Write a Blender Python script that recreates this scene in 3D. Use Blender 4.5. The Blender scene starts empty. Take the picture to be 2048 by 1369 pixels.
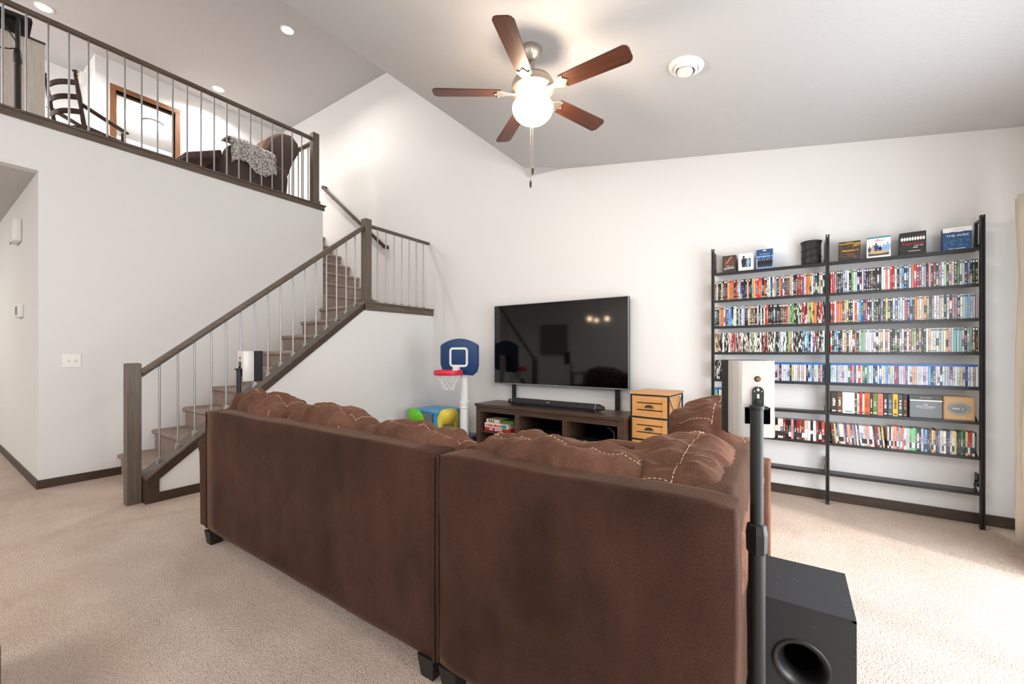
import bpy, bmesh, math, random
from mathutils import Vector, Matrix, noise
PI = math.pi
R = math.radians
rnd = random.Random(11)
SC = bpy.context.scene
COL = SC.collection

# ------------------------------------------------------------------ camera, world, lights, exposure
cam_d = bpy.data.cameras.new('camera'); cam = bpy.data.objects.new('camera', cam_d); COL.objects.link(cam)
cam.location = (0, 0, 1.335)
cam.rotation_euler = (R(90), 0, math.atan(558 / 824.))
cam_d.sensor_width = 36; cam_d.lens = 36 * 824. / 2048
cam_d.shift_y = (706 - 684.5) / 2048.
cam_d.clip_start = 0.02; cam_d.clip_end = 100
SC.camera = cam

W = bpy.data.worlds.new('world'); SC.world = W; W.use_nodes = True
W.node_tree.nodes['Background'].inputs[0].default_value = (0.85, 0.92, 1, 1)
W.node_tree.nodes['Background'].inputs[1].default_value = 1.2

def area(name, loc, direction, sx, sy, power, color=(1, 1, 1), spread=180):
    d = bpy.data.lights.new(name, 'AREA'); d.shape = 'RECTANGLE'; d.size = sx; d.size_y = sy
    d.energy = power; d.color = color; d.spread = R(spread)
    o = bpy.data.objects.new(name, d); COL.objects.link(o)
    o.location = loc
    o.rotation_euler = Vector(direction).to_track_quat('-Z', 'Y').to_euler()
    return o
area('patio_door_daylight', (1.44, 2.35, 1.2), (-1, 0, 0.0), 3.2, 2.3, 70, (0.92, 0.97, 1.0))
area('side_fill', (1.42, -2.1, 1.6), (-1, 0.12, 0.05), 3.2, 2.0, 95, (0.95, 0.98, 1.0))  # added fill behind the camera, brightens the stair walls; no window opening here
area('rear_overhead_fill', (-3.2, -2.6, 3.3), (-0.2, 0.25, -1), 2.5, 1.5, 45, (1.0, 0.97, 0.93))  # added overhead fill behind the camera, mainly for the carpet on the left
area('hall_light', (-9.0, -1.5, 3.0), (0.2, 0.3, -1), 1.2, 1.2, 26, (1, 0.96, 0.9))
area('loft_area_light', (-8.0, -3.9, 4.9), (0, 1, 0.0), 3.0, 1.8, 75, (1.0, 0.98, 0.96))  # out-of-view area light in the loft; the wall behind it has no window
sun_d = bpy.data.lights.new('sun', 'SUN'); sun_d.energy = 1.6; sun_d.angle = R(7); sun_d.color = (1, 0.97, 0.93)
sun = bpy.data.objects.new('sun', sun_d); COL.objects.link(sun); sun.location = (6, -1, 6)
sun.rotation_euler = Vector((-.94, .36, -.80)).to_track_quat('-Z', 'Y').to_euler()
area('hall_light', (-9.0, -1.5, 3.0), (0.2, 0.3, -1), 1.2, 1.2, 22, (1, 0.96, 0.9))
area('loft_area_light', (-8.0, -3.9, 4.9), (0, 1, 0.0), 3.0, 1.8, 75, (1.0, 0.98, 0.96))  # second out-of-view area light at the same loft spot, no window

SC.view_settings.view_transform = 'Standard'
SC.view_settings.look = 'None'
SC.view_settings.gamma = 1.0
SC.view_settings.use_curve_mapping = False
SC.view_settings.exposure = 0.86

# ------------------------------------------------------------------ materials
def lin(c):
    return tuple(((v / 255.) / 12.92 if v / 255. <= 0.04045 else ((v / 255. + 0.055) / 1.055) ** 2.4) for v in c)
MATS = {}
def mat(name, rgb=(200, 200, 200), rough=0.6, metal=0.0, spec=0.5, emit=None, estr=1.0, linear=False):
    m = bpy.data.materials.new(name); m.use_nodes = True
    b = m.node_tree.nodes['Principled BSDF']
    c = rgb if linear else lin(rgb)
    b.inputs['Base Color'].default_value = (*c, 1)
    b.inputs['Roughness'].default_value = rough
    b.inputs['Metallic'].default_value = metal
    b.inputs['Specular IOR Level'].default_value = spec
    if emit:
        b.inputs['Emission Color'].default_value = (*lin(emit), 1)
        b.inputs['Emission Strength'].default_value = estr
    MATS[name] = m
    return m
def nd(m, t, **kw):
    n = m.node_tree.nodes.new(t)
    for k, v in kw.items():
        if k in n.inputs: n.inputs[k].default_value = v
        else: setattr(n, k, v)
    return n
def lk(m, a, b): m.node_tree.links.new(a, b)
def bsdf(m): return m.node_tree.nodes['Principled BSDF']
def ramp(m, fac, stops):
    r = m.node_tree.nodes.new('ShaderNodeValToRGB'); e = r.color_ramp.elements
    while len(e) < len(stops): e.new(0.5)
    for i, (p, c) in enumerate(stops):
        e[i].position = p; e[i].color = (*c, 1)
    lk(m, fac, r.inputs[0]); return r.outputs[0]
def coords(m, scale=(1, 1, 1), kind='Object', rot=(0, 0, 0)):
    tc = m.node_tree.nodes.new('ShaderNodeTexCoord'); mp = m.node_tree.nodes.new('ShaderNodeMapping')
    mp.inputs['Scale'].default_value = scale; mp.inputs['Rotation'].default_value = rot
    lk(m, tc.outputs[kind], mp.inputs[0]); return mp.outputs[0]
def bump(m, h, strength=0.3, dist=0.01):
    b = nd(m, 'ShaderNodeBump'); b.inputs['Strength'].default_value = strength; b.inputs['Distance'].default_value = dist
    lk(m, h, b.inputs['Height']); lk(m, b.outputs[0], bsdf(m).inputs['Normal']); return b
def tex(m, vec, scale=5, detail=4, rough=0.5, kind='ShaderNodeTexNoise'):
    t = m.node_tree.nodes.new(kind); t.inputs['Scale'].default_value = scale
    if kind == 'ShaderNodeTexNoise':
        t.inputs['Detail'].default_value = detail; t.inputs['Roughness'].default_value = rough
    lk(m, vec, t.inputs['Vector']); return t
def mth(m, op, a, b=None, c=None):
    n = m.node_tree.nodes.new('ShaderNodeMath'); n.operation = op
    for i, v in enumerate((a, b, c)):
        if v is None: continue
        if isinstance(v, (int, float)): n.inputs[i].default_value = v
        else: lk(m, v, n.inputs[i])
    return n.outputs[0]
def mixc(m, fac, a, b):
    n = m.node_tree.nodes.new('ShaderNodeMix'); n.data_type = 'RGBA'
    for s, v in ((0, fac), (6, a), (7, b)):
        if isinstance(v, (int, float)): n.inputs[s].default_value = v
        elif isinstance(v, tuple): n.inputs[s].default_value = (*v, 1) if len(v) == 3 else v
        else: lk(m, v, n.inputs[s])
    return n.outputs[2]

def paint(name, rgb, texture=0.12, scale=120):
    m = mat(name, rgb, 0.85, spec=0.25)
    t = tex(m, coords(m), scale, 3, 0.6); bump(m, t.outputs['Fac'], texture, 0.004); return m
M_wall = paint('wall_paint', (226, 225, 224))
M_ceil = paint('ceiling_texture_paint', (197, 196, 196), 0.55, 60)
M_trimwhite = paint('white_trim', (235, 235, 232), 0.02)

def carpet(name, c1, c2, c3):
    m = mat(name, c1, 0.95, spec=0.1)
    v = coords(m)
    vo = tex(m, coords(m, (1, 1.9, 1)), 140, kind='ShaderNodeTexVoronoi')
    n1 = tex(m, v, 220, 3, 0.7); n2 = tex(m, v, 2.2, 4, 0.6)
    rows = tex(m, coords(m, (1, 5, 1), rot=(0, 0, R(30))), 26, 2, 0.5)
    base = ramp(m, n2.outputs['Fac'], [(0.3, lin(c2)), (0.7, lin(c1))])
    h = mth(m, 'SUBTRACT', 1.0, mth(m, 'MULTIPLY', vo.outputs['Distance'], 1.1))
    h = mth(m, 'ADD', h, mth(m, 'MULTIPLY', rows.outputs['Fac'], 0.5))
    sp = ramp(m, n1.outputs['Fac'], [(0.35, lin(c3)), (0.6, (1, 1, 1))])
    mm = nd(m, 'ShaderNodeMix'); mm.data_type = 'RGBA'; mm.blend_type = 'MULTIPLY'; mm.inputs[0].default_value = 0.35
    lk(m, base, mm.inputs[6]); lk(m, sp, mm.inputs[7])
    pit = ramp(m, vo.outputs['Distance'], [(0.45, (1, 1, 1)), (0.75, (0.62, 0.55, 0.5))])
    m2 = nd(m, 'ShaderNodeMix'); m2.data_type = 'RGBA'; m2.blend_type = 'MULTIPLY'; m2.inputs[0].default_value = 0.6
    lk(m, mm.outputs[2], m2.inputs[6]); lk(m, pit, m2.inputs[7])
    lk(m, m2.outputs[2], bsdf(m).inputs['Base Color'])
    bump(m, h, 0.8, 0.006); return m
M_carpet = carpet('beige_loop_carpet', (232, 216, 203), (216, 197, 183), (160, 138, 122))
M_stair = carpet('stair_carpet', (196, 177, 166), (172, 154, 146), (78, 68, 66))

def wood(name, c1, c2, rough=0.45, grain=(1, 1, 1), scale=9, axis=2):
    m = mat(name, c1, rough)
    s = [18, 18, 18]; s[axis] = 1.2
    t = tex(m, coords(m, tuple(s)), scale * 0.35, 6, 0.65)
    t2 = tex(m, coords(m, tuple(k * 4 for k in s)), scale, 3, 0.6)
    f = mth(m, 'ADD', mth(m, 'MULTIPLY', t.outputs['Fac'], 0.7), mth(m, 'MULTIPLY', t2.outputs['Fac'], 0.3))
    lk(m, ramp(m, f, [(0.35, lin(c2)), (0.65, lin(c1))]), bsdf(m).inputs['Base Color'])
    bump(m, f, 0.08, 0.003); return m
M_newel = wood('grey_brown_oak', (112, 100, 88), (78, 68, 58))
M_newel_y = wood('grey_brown_oak_long', (108, 94, 82), (72, 60, 50), axis=1)
M_dark_y = wood('dark_stained_trim', (74, 56, 42), (50, 37, 28), axis=1)
M_dark_x = wood('dark_stained_baseboard', (74, 58, 46), (48, 37, 30), axis=0)
M_console = wood('walnut_laminate', (88, 66, 52), (58, 42, 33), axis=0, rough=0.35)
M_pine = wood('orange_pine', (214, 160, 100), (190, 132, 76), axis=0)
M_pale = wood('pale_wood_grain', (216, 206, 196), (196, 184, 174), axis=2)
M_blade = wood('fan_blade_walnut', (98, 54, 35), (54, 29, 19), axis=0, rough=0.4)
M_chairwood = wood('dark_turned_wood', (78, 52, 42), (48, 32, 27), rough=0.3)
M_oaktrim = wood('oak_door_casing', (142, 94, 58), (112, 72, 44), axis=2)
M_oaktrim_y = wood('oak_door_head', (142, 94, 58), (112, 72, 44), axis=1)
M_coffee = wood('dark_bench_wood', (92, 78, 64), (58, 44, 32), axis=1)

def suede(name, ca, cb, grain=230):
    m = mat(name, ca, 0.9, spec=0.15)
    v = coords(m)
    n = tex(m, v, 3.0, 5, 0.6); g = tex(m, v, grain, kind='ShaderNodeTexVoronoi'); n3 = tex(m, coords(m, (1, 1, .35)), 7, 3, 0.6)
    f = mth(m, 'ADD', mth(m, 'MULTIPLY', n.outputs['Fac'], 0.6), mth(m, 'MULTIPLY', n3.outputs['Fac'], 0.4))
    c = ramp(m, f, [(0.36, lin(cb)), (0.64, lin(ca))])
    gg = ramp(m, g.outputs['Distance'], [(0.1, (1.25, 1.2, 1.15)), (0.6, (0.75, 0.72, 0.7))])
    mm = nd(m, 'ShaderNodeMix'); mm.data_type = 'RGBA'; mm.blend_type = 'MULTIPLY'; mm.inputs[0].default_value = 0.8
    lk(m, c, mm.inputs[6]); lk(m, gg, mm.inputs[7])
    lk(m, mm.outputs[2], bsdf(m).inputs['Base Color'])
    b = bsdf(m); b.inputs['Sheen Weight'].default_value = 0.4; b.inputs['Sheen Roughness'].default_value = 0.28
    b.inputs['Sheen Tint'].default_value = (*lin((205, 165, 140)), 1)
    bump(m, g.outputs['Distance'], 0.35, 0.002); return m
M_sofa_shade = suede('brown_microsuede_shade', (77, 53, 43), (55, 38, 30))  # frame suede, darkened to carry the shade on the sofa's back
M_sofa_lit = suede('brown_microsuede_lit', (118, 84, 68), (86, 60, 48))  # same suede, lightened for worn nap and the sunlight it catches
M_recl = suede('dark_mauve_suede', (92, 78, 76), (72, 60, 58), 120)
M_recl_top = suede('worn_brown_leather', (108, 82, 72), (84, 64, 57), 60)
M_stitch = mat('cream_thread', (214, 182, 150), 0.7)
M_black = mat('black_plastic', (22, 22, 23), 0.45)
M_blackmat = mat('black_matte_powder_coat', (24, 25, 26), 0.5)
M_shelf = mat('black_steel_shelving', (24, 24, 26), 0.38)
M_void = mat('black_void', (5, 5, 5), 0.9, spec=0.0)  # near-black stand-in for the darkness inside hollows and gaps
M_leg = mat('black_wood_leg', (28, 24, 22), 0.5)
M_screen = mat('glossy_black_screen', (3, 3, 3), 0.06, spec=0.75)
M_chrome = mat('brushed_silver', (190, 188, 186), 0.32, 1.0)
M_bezel = mat('silver_bezel', (150, 150, 150), 0.35, 0.8)
M_balus = mat('satin_nickel_baluster', (176, 175, 175), 0.4, 0.9)
M_nickel = mat('brushed_nickel', (190, 180, 168), 0.35, 0.9)
M_silvercab = mat('silver_painted_cabinet', (206, 202, 197), 0.38, 0.15)
M_white = mat('white_plastic', (236, 236, 234), 0.4)
M_grille = mat('black_speaker_grille', (28, 28, 31), 0.75)
M_blue = mat('blue_plastic', (12, 58, 108), 0.4)
M_navy = mat('navy_plastic', (22, 38, 78), 0.4)
M_red = mat('red_plastic', (214, 38, 62), 0.35)
M_skyb = mat('sky_blue_plastic', (76, 162, 218), 0.35)
M_green = mat('lime_plastic', (110, 206, 40), 0.35)
M_yellow = mat('yellow_plastic', (252, 226, 84), 0.35)
M_rope = mat('white_net_cord', (235, 235, 235), 0.8)
M_curtain = mat('cream_linen', (212, 204, 188), 0.9)
_t = tex(M_curtain, coords(M_curtain, (1, 1, 1)), 300, 2); bump(M_curtain, _t.outputs['Fac'], 0.4, 0.002)
M_globe = mat('glowing_frosted_glass', (255, 240, 220), 0.5, emit=(255, 232, 204), estr=48)
M_can = mat('recessed_lamp_glow', (255, 255, 250), 0.5, emit=(255, 246, 232), estr=26)
M_dome = mat('dome_lamp_glow', (255, 255, 250), 0.5, emit=(255, 246, 232), estr=5)
M_throw = mat('grey_knit', (176, 170, 164), 0.95)
_v = coords(M_throw, (1, 1, 1)); _g = tex(M_throw, _v, 40, kind='ShaderNodeTexVoronoi')
lk(M_throw, ramp(M_throw, _g.outputs['Distance'], [(0.2, lin((214, 208, 202))), (0.7, lin((120, 114, 110)))]), bsdf(M_throw).inputs['Base Color'])
bump(M_throw, _g.outputs['Distance'], 0.8, 0.01)
for nm, c in dict(blk=(30, 30, 32), wht=(236, 234, 230), red=(198, 40, 36), tan=(196, 160, 120), gold=(170, 120, 50), brn=(96, 58, 40), skin=(200, 150, 120),
                  teal=(60, 140, 160), dblue=(28, 70, 120), lblue=(130, 170, 215), gry=(120, 122, 124), dkbrn=(52, 42, 34), cream=(226, 214, 188),
                  grn=(90, 120, 50), orange=(222, 96, 44), pink=(226, 120, 100), steel=(120, 128, 134), ygold=(226, 176, 60), mgry=(70, 72, 74)).items():
    mat('print_' + nm, c, 0.45)
def MP(n): return MATS['print_' + n]

# spine material: colour from the object, print made procedurally
def spine_mat(name, mode):
    m = mat(name, (200, 200, 200), 0.28)
    tc = nd(m, 'ShaderNodeTexCoord'); oi = nd(m, 'ShaderNodeObjectInfo')
    sp = nd(m, 'ShaderNodeSeparateXYZ'); lk(m, tc.outputs['Generated'], sp.inputs[0])
    x, z = sp.outputs[0], sp.outputs[2]; rn = oi.outputs['Random']
    def hsh(k):
        return mth(m, 'FRACT', mth(m, 'MULTIPLY', rn, k))
    base = oi.outputs['Color']
    bw = nd(m, 'ShaderNodeRGBToBW'); lk(m, base, bw.inputs[0])
    dark = mth(m, 'LESS_THAN', bw.outputs[0], 0.22)
    ink = mixc(m, dark, (0.03, 0.025, 0.03), (0.85, 0.83, 0.78))
    hs = nd(m, 'ShaderNodeCombineColor'); hs.mode = 'HSV'
    lk(m, hsh(7.13), hs.inputs[0]); hs.inputs[1].default_value = 0.65; hs.inputs[2].default_value = 0.6
    ink = mixc(m, mth(m, 'GREATER_THAN', hsh(13.7), 0.62), ink, hs.outputs[0])
    cv = nd(m, 'ShaderNodeCombineXYZ')
    lk(m, mth(m, 'MULTIPLY', x, 3.0), cv.inputs[0]); lk(m, mth(m, 'MULTIPLY', z, 34.0), cv.inputs[2]); lk(m, mth(m, 'MULTIPLY', rn, 91.0), cv.inputs[1])
    t = nd(m, 'ShaderNodeTexNoise'); t.inputs['Scale'].default_value = 1.0; t.inputs['Detail'].default_value = 1.0
    lk(m, cv.outputs[0], t.inputs['Vector'])
    def band(v, a, b):
        return mth(m, 'MULTIPLY', mth(m, 'GREATER_THAN', v, a), mth(m, 'LESS_THAN', v, b))
    txt = mth(m, 'MULTIPLY', mth(m, 'GREATER_THAN', t.outputs['Fac'], 0.55), mth(m, 'MULTIPLY', band(x, 0.22, 0.78), band(z, mth(m, 'ADD', 0.14, mth(m, 'MULTIPLY', hsh(3.3), 0.2)), mth(m, 'SUBTRACT', 0.84, mth(m, 'MULTIPLY', hsh(5.1), 0.25)))))
    # picture block
    blk = mth(m, 'MULTIPLY', mth(m, 'GREATER_THAN', hsh(23.1), 0.72), band(z, mth(m, 'MULTIPLY', hsh(17.0), 0.5), mth(m, 'ADD', 0.25, mth(m, 'MULTIPLY', hsh(17.0), 0.6))))
    h2 = nd(m, 'ShaderNodeCombineColor'); h2.mode = 'HSV'
    lk(m, hsh(11.9), h2.inputs[0]); h2.inputs[1].default_value = 0.3; lk(m, hsh(29.0), h2.inputs[2])
    col = mixc(m, blk, base, h2.outputs[0])
    col = mixc(m, txt, col, ink)
    if mode == 'dvd':
        lo = mth(m, 'MULTIPLY', mth(m, 'MULTIPLY', band(z, 0.885, 0.965), band(x, 0.2, 0.8)), mth(m, 'GREATER_THAN', hsh(31.0), 0.25))
        col = mixc(m, lo, col, mixc(m, dark, (0.05, 0.05, 0.05), (0.85, 0.85, 0.85)))
        lo = mth(m, 'MULTIPLY', mth(m, 'MULTIPLY', band(z, 0.04, 0.085), band(x, 0.25, 0.75)), mth(m, 'GREATER_THAN', hsh(37.0), 0.3))
        col = mixc(m, lo, col, ink)
        col = mixc(m, mth(m, 'ADD', mth(m, 'LESS_THAN', x, 0.07), mth(m, 'GREATER_THAN', x, 0.93)), col, (0.012, 0.012, 0.013))
    elif mode == 'blu':
        edge = mth(m, 'MAXIMUM', mth(m, 'GREATER_THAN', z, 0.895), mth(m, 'MAXIMUM', mth(m, 'LESS_THAN', z, 0.03), mth(m, 'ADD', mth(m, 'LESS_THAN', x, 0.08), mth(m, 'GREATER_THAN', x, 0.90))))
        col = mixc(m, edge, col, lin((30, 92, 168)))
    else:
        lab = mth(m, 'MULTIPLY', band(z, 0.12, 0.36), mth(m, 'GREATER_THAN', hsh(41.0), 0.3))
        col = mixc(m, lab, col, mixc(m, mth(m, 'GREATER_THAN', hsh(43.0), 0.6), (0.03, 0.03, 0.035), (0.7, 0.72, 0.75)))
    lk(m, col, bsdf(m).inputs['Base Color'])
    return m
M_dvd = spine_mat('disc_case_print', 'dvd'); M_blu = spine_mat('blue_disc_case_print', 'blu'); M_book = spine_mat('book_spine_print', 'book')

# ------------------------------------------------------------------ builders
class B:
    def __init__(s): s.bm = bmesh.new(); s.smooth = False
    def _add(s, t, M=None):
        if M is not None: bmesh.ops.transform(t, matrix=M, verts=t.verts)
        me = bpy.data.meshes.new('t'); t.to_mesh(me); t.free(); s.bm.from_mesh(me); bpy.data.meshes.remove(me)
    def box(s, x0, x1, y0, y1, z0, z1, bev=0.0, seg=2, M=None):
        t = bmesh.new(); bmesh.ops.create_cube(t, size=1)
        for v in t.verts:
            v.co = Vector(((x0 + x1) / 2 + v.co.x * (x1 - x0), (y0 + y1) / 2 + v.co.y * (y1 - y0), (z0 + z1) / 2 + v.co.z * (z1 - z0)))
        if bev: bmesh.ops.bevel(t, geom=t.edges[:], offset=bev, segments=seg, profile=0.6, affect='EDGES')
        s._add(t, M); return s
    def prism(s, pts, axis, a, b, bev=0.0, seg=2, M=None):
        """polygon pts extruded along axis (0,1,2) from a to b; pts are the other two coords in xyz order"""
        t = bmesh.new()
        def mk(p, h):
            c = [p[0], p[1]]; c.insert(axis, h); return t.verts.new(c)
        lo = [mk(p, a) for p in pts]; hi = [mk(p, b) for p in pts]; n = len(pts)
        t.faces.new(lo); t.faces.new(hi[::-1])
        for i in range(n): t.faces.new((lo[i], hi[i], hi[(i + 1) % n], lo[(i + 1) % n]))
        bmesh.ops.recalc_face_normals(t, faces=t.faces)
        if bev: bmesh.ops.bevel(t, geom=t.edges[:], offset=bev, segments=seg, profile=0.6, affect='EDGES')
        s._add(t, M); return s
    def tube(s, pts, r, n=8, closed=False, caps=True):
        pts = [Vector(p) for p in pts]; rs = r if isinstance(r, (list, tuple)) else [r] * len(pts)
        t = bmesh.new(); rings = []; up = Vector((0, 0, 1)); prev = None
        for i, p in enumerate(pts):
            if closed: d = pts[(i + 1) % len(pts)] - pts[i - 1]
            else: d = pts[min(i + 1, len(pts) - 1)] - pts[max(i - 1, 0)]
            d.normalize()
            if prev is None:
                a = up.cross(d)
                if a.length < 1e-3: a = Vector((1, 0, 0)).cross(d)
            else: a = prev - d * prev.dot(d)
            a.normalize(); b = d.cross(a); prev = a
            rings.append([t.verts.new(p + (a * math.cos(k * 2 * PI / n) + b * math.sin(k * 2 * PI / n)) * rs[i]) for k in range(n)])
        m = len(rings)
        for i in range(m if closed else m - 1):
            A, Bq = rings[i], rings[(i + 1) % m]
            for k in range(n): t.faces.new((A[k], A[(k + 1) % n], Bq[(k + 1) % n], Bq[k]))
        if caps and not closed: t.faces.new(rings[0][::-1]); t.faces.new(rings[-1])
        s._add(t); return s
    def lathe(s, prof, n=24, c=(0, 0, 0), M=None, cap=True):
        t = bmesh.new(); rings = []
        for r_, z in prof:
            if r_ < 1e-5: rings.append([t.verts.new((0, 0, z))])
            else: rings.append([t.verts.new((r_ * math.cos(k * 2 * PI / n), r_ * math.sin(k * 2 * PI / n), z)) for k in range(n)])
        for A, Bq in zip(rings, rings[1:]):
            for k in range(n):
                k2 = (k + 1) % n
                if len(A) == 1 and len(Bq) == 1: continue
                if len(A) == 1: t.faces.new((A[0], Bq[k2], Bq[k]))
                elif len(Bq) == 1: t.faces.new((A[k], A[k2], Bq[0]))
                else: t.faces.new((A[k], A[k2], Bq[k2], Bq[k]))
        if cap and len(rings[0]) > 1: t.faces.new(rings[0][::-1])
        if cap and len(rings[-1]) > 1: t.faces.new(rings[-1])
        bmesh.ops.recalc_face_normals(t, faces=t.faces)
        MM = Matrix.Translation(c) @ (M if M is not None else Matrix())
        s._add(t, MM); return s
    def grid(s, f, nu, nv, close_u=False, M=None):
        t = bmesh.new(); vs = [[t.verts.new(f(i, j)) for j in range(nv)] for i in range(nu)]
        for i in range(nu if close_u else nu - 1):
            for j in range(nv - 1):
                t.faces.new((vs[i][j], vs[(i + 1) % nu][j], vs[(i + 1) % nu][j + 1], vs[i][j + 1]))
        s._add(t, M); return s
def put(name, b, m, parent=None, loc=(0, 0, 0), smooth=None, rot=(0, 0, 0)):
    me = bpy.data.meshes.new(name); b.bm.to_mesh(me); b.bm.free()
    if m is not None: me.materials.append(m)
    o = bpy.data.objects.new(name, me); COL.objects.link(o)
    if parent: o.parent = parent
    o.location = loc; o.rotation_euler = rot
    if smooth:
        for p in me.polygons: p.use_smooth = True
        if smooth != 'all':
            me.set_sharp_from_angle(angle=R(smooth if isinstance(smooth, (int, float)) and smooth > 1 else 35))
    return o
def thing(name, label, cat, loc=(0, 0, 0), rotz=0, group=None):
    o = bpy.data.objects.new(name, None); COL.objects.link(o); o.empty_display_size = 0.1
    o.location = loc; o.rotation_euler = (0, 0, rotz); o['label'] = label; o['category'] = cat
    if group: o['group'] = group
    return o
def tag(o, label, cat, group=None):
    o['label'] = label; o['category'] = cat
    if group: o['group'] = group
    return o
def struct(name, b, m, parent=None, smooth=None):
    o = put(name, b, m, parent, smooth=smooth)
    if not parent: o['kind'] = 'structure'
    return o
def text(name, s, size, m, parent, loc, rot=(R(90), 0, 0), ext=0.0004, align='CENTER', sx=1.0):
    c = bpy.data.curves.new(name, 'FONT'); c.body = s; c.size = size; c.extrude = ext; c.align_x = align; c.align_y = 'CENTER'; c.resolution_u = 2
    o = bpy.data.objects.new(name, c); COL.objects.link(o)
    dg = bpy.context.evaluated_depsgraph_get(); me = bpy.data.meshes.new_from_object(o.evaluated_get(dg))
    bpy.data.objects.remove(o); bpy.data.curves.remove(c)
    me.materials.clear(); me.materials.append(m)
    o = bpy.data.objects.new(name, me); COL.objects.link(o); o.parent = parent; o.location = loc; o.rotation_euler = rot; o.scale = (sx, 1, 1)
    return o

# ------------------------------------------------------------------ room shell
TVY = 4.70; XW = -6.10; XG = -4.70; LF = 3.64; ZC = 6.20
struct('floor', B().box(-12.6, 1.6, -4.3, 4.8, -0.12, 0), M_carpet)
struct('wall_back', B().box(-12.6, 1.6, TVY, TVY + 0.12, 0, ZC + 0.1), M_wall)
b = B(); y0, y1, z0, z1 = 0.75, 3.95, 0.05, 2.52
b.box(1.47, 1.59, -4.3, y0, 0, 3.1); b.box(1.47, 1.59, y1, TVY, 0, 3.1); b.box(1.47, 1.59, y0, y1, z1, 3.1); b.box(1.47, 1.59, y0, y1, 0, z0)
struct('wall_right', b, M_wall)
b = B()
b.box(1.49, 1.55, y0, y0 + .07, z0, z1).box(1.49, 1.55, y1 - .07, y1, z0, z1).box(1.49, 1.55, y0, y1, z1 - .07, z1).box(1.49, 1.55, y0, y1, z0, z0 + .07).box(1.49, 1.55, 2.31, 2.39, z0, z1)
struct('window_1', b, M_trimwhite)
struct('wall_front', B().box(-12.6, 1.6, -4.3, -4.18, 0, ZC + 0.1), M_wall)
struct('wall_left', B().box(-12.6, -12.48, -4.3, TVY, 0, ZC + 0.1), M_wall)
# living room ceiling: two planes meeting at a fold, and a dropped lip where it meets the back wall
b = B()
b.prism([(1.6, 3.003), (1.6, 3.2), (-2.407, 3.9), (-2.407, 3.676)], 1, -4.3, TVY)
struct('ceiling', b, M_ceil)
b = B()
b.prism([(-2.407, 3.676), (-2.407, 3.9), (-2.915, 3.95), (-2.915, 3.776)], 1, -4.3, TVY)
t = bmesh.new()
q = [t.verts.new(p) for p in ((-2.407, 4.699, 3.676), (-2.915, 4.699, 3.776), (-2.935, 4.699, 3.692), (-2.7, 4.699, 3.690), (-2.66, 4.6, 3.725), (-2.915, 4.58, 3.7755))]
t.faces.new((q[0], q[3], q[4])); t.faces.new((q[3], q[2], q[5], q[4])); t.faces.new((q[2], q[1], q[5]))
b._add(t)
struct('ceiling_edge_strip', b, M_ceil)
struct('wall_above_vault', B().box(-2.915, -2.80, -4.3, TVY, 3.85, ZC), M_wall)
struct('ceiling_loft', B().box(-12.6, -2.8, -4.3, TVY, ZC, ZC + 0.1), M_ceil)
# stair wall, loft slab, hall
struct('wall_stairs', B().box(XW - 0.12, XW, 0.74, 3.70, 0, 3.57), M_wall)
struct('wall_stairs_header', B().box(XW - 0.12, XW, -4.3, 0.74, 3.12, 3.57), M_wall)
struct('wall_stairwell', B().box(-12.4, XW - 0.12, 3.58, 3.70, 0, 3.57), M_wall)
struct('wall_hall', B().box(-12.4, XW - 0.12, 0.74, 0.86, 0, 3.12), M_wall)
struct('ceiling_hall', B().box(-12.48, XW - 0.12, -4.3, 0.74, 3.12, 3.16), M_ceil)
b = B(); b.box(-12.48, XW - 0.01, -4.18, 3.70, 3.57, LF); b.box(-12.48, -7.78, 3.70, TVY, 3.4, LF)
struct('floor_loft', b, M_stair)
# far loft walls with a doorway
xf = -9.35
b = B(); b.box(xf - .12, xf, 1.74, 1.99, LF, ZC).box(xf - .12, xf, 2.79, TVY, LF, ZC).box(xf - .12, xf, 1.99, 2.79, 5.73, ZC)
b.box(-10.27, xf - .12, 1.74, 1.86, LF, ZC)
b.box(-10.39, -10.27, -4.18, 1.86, LF, ZC)
struct('wall_loft', b, M_wall)
d = bpy.data.objects.new('door_1', None); COL.objects.link(d); d['kind'] = 'structure'
put('casing', B().box(xf - .13, xf + .02, 1.915, 1.99, LF, 5.73, .004), M_oaktrim, d)
put('casing', B().box(xf - .13, xf + .02, 2.79, 2.865, LF, 5.73, .004), M_oaktrim, d)
put('casing_head', B().box(xf - .13, xf + .02, 1.915, 2.865, 5.73, 5.81, .004), M_oaktrim_y, d)
put('door_stop', B().box(xf - .09, xf - .05, 1.99, 2.79, 5.70, 5.73).box(xf - .09, xf - .05, 1.99, 2.01, LF, 5.70), M_dark_y, d)
put('hinge', B().tube([(xf - .01, 1.995, 5.35), (xf - .01, 1.995, 5.45)], .008), MP('gold'), d)
# open door leaf swung into the room beyond
put('door_leaf', B().box(xf - .95, xf - .14, 1.99, 2.025, LF + .01, 5.69, .003), M_trimwhite, d)

# baseboards
struct('baseboard_back', B().box(-4.70, 1.47, TVY - .016, TVY, 0, .085, .003), M_dark_x)
struct('baseboard_stairs', B().box(XW, XW + .016, 0.74, 1.36, 0, .085, .003), M_dark_y)
struct('baseboard_hall', B().box(-12.4, XW + .016, 0.724, 0.74, 0, .085, .003), M_dark_x)
struct('baseboard_right', B().box(1.454, 1.47, 3.95, TVY, 0, .085, .003), M_dark_y)
# loft edge fascia and cap
struct('trim_1', B().box(XW, XW + .018, -4.18, 3.72, 3.565, 3.632, .003).box(XW - .14, XW + .035, -4.18, 3.74, 3.632, 3.652, .004), M_newel_y)

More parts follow.
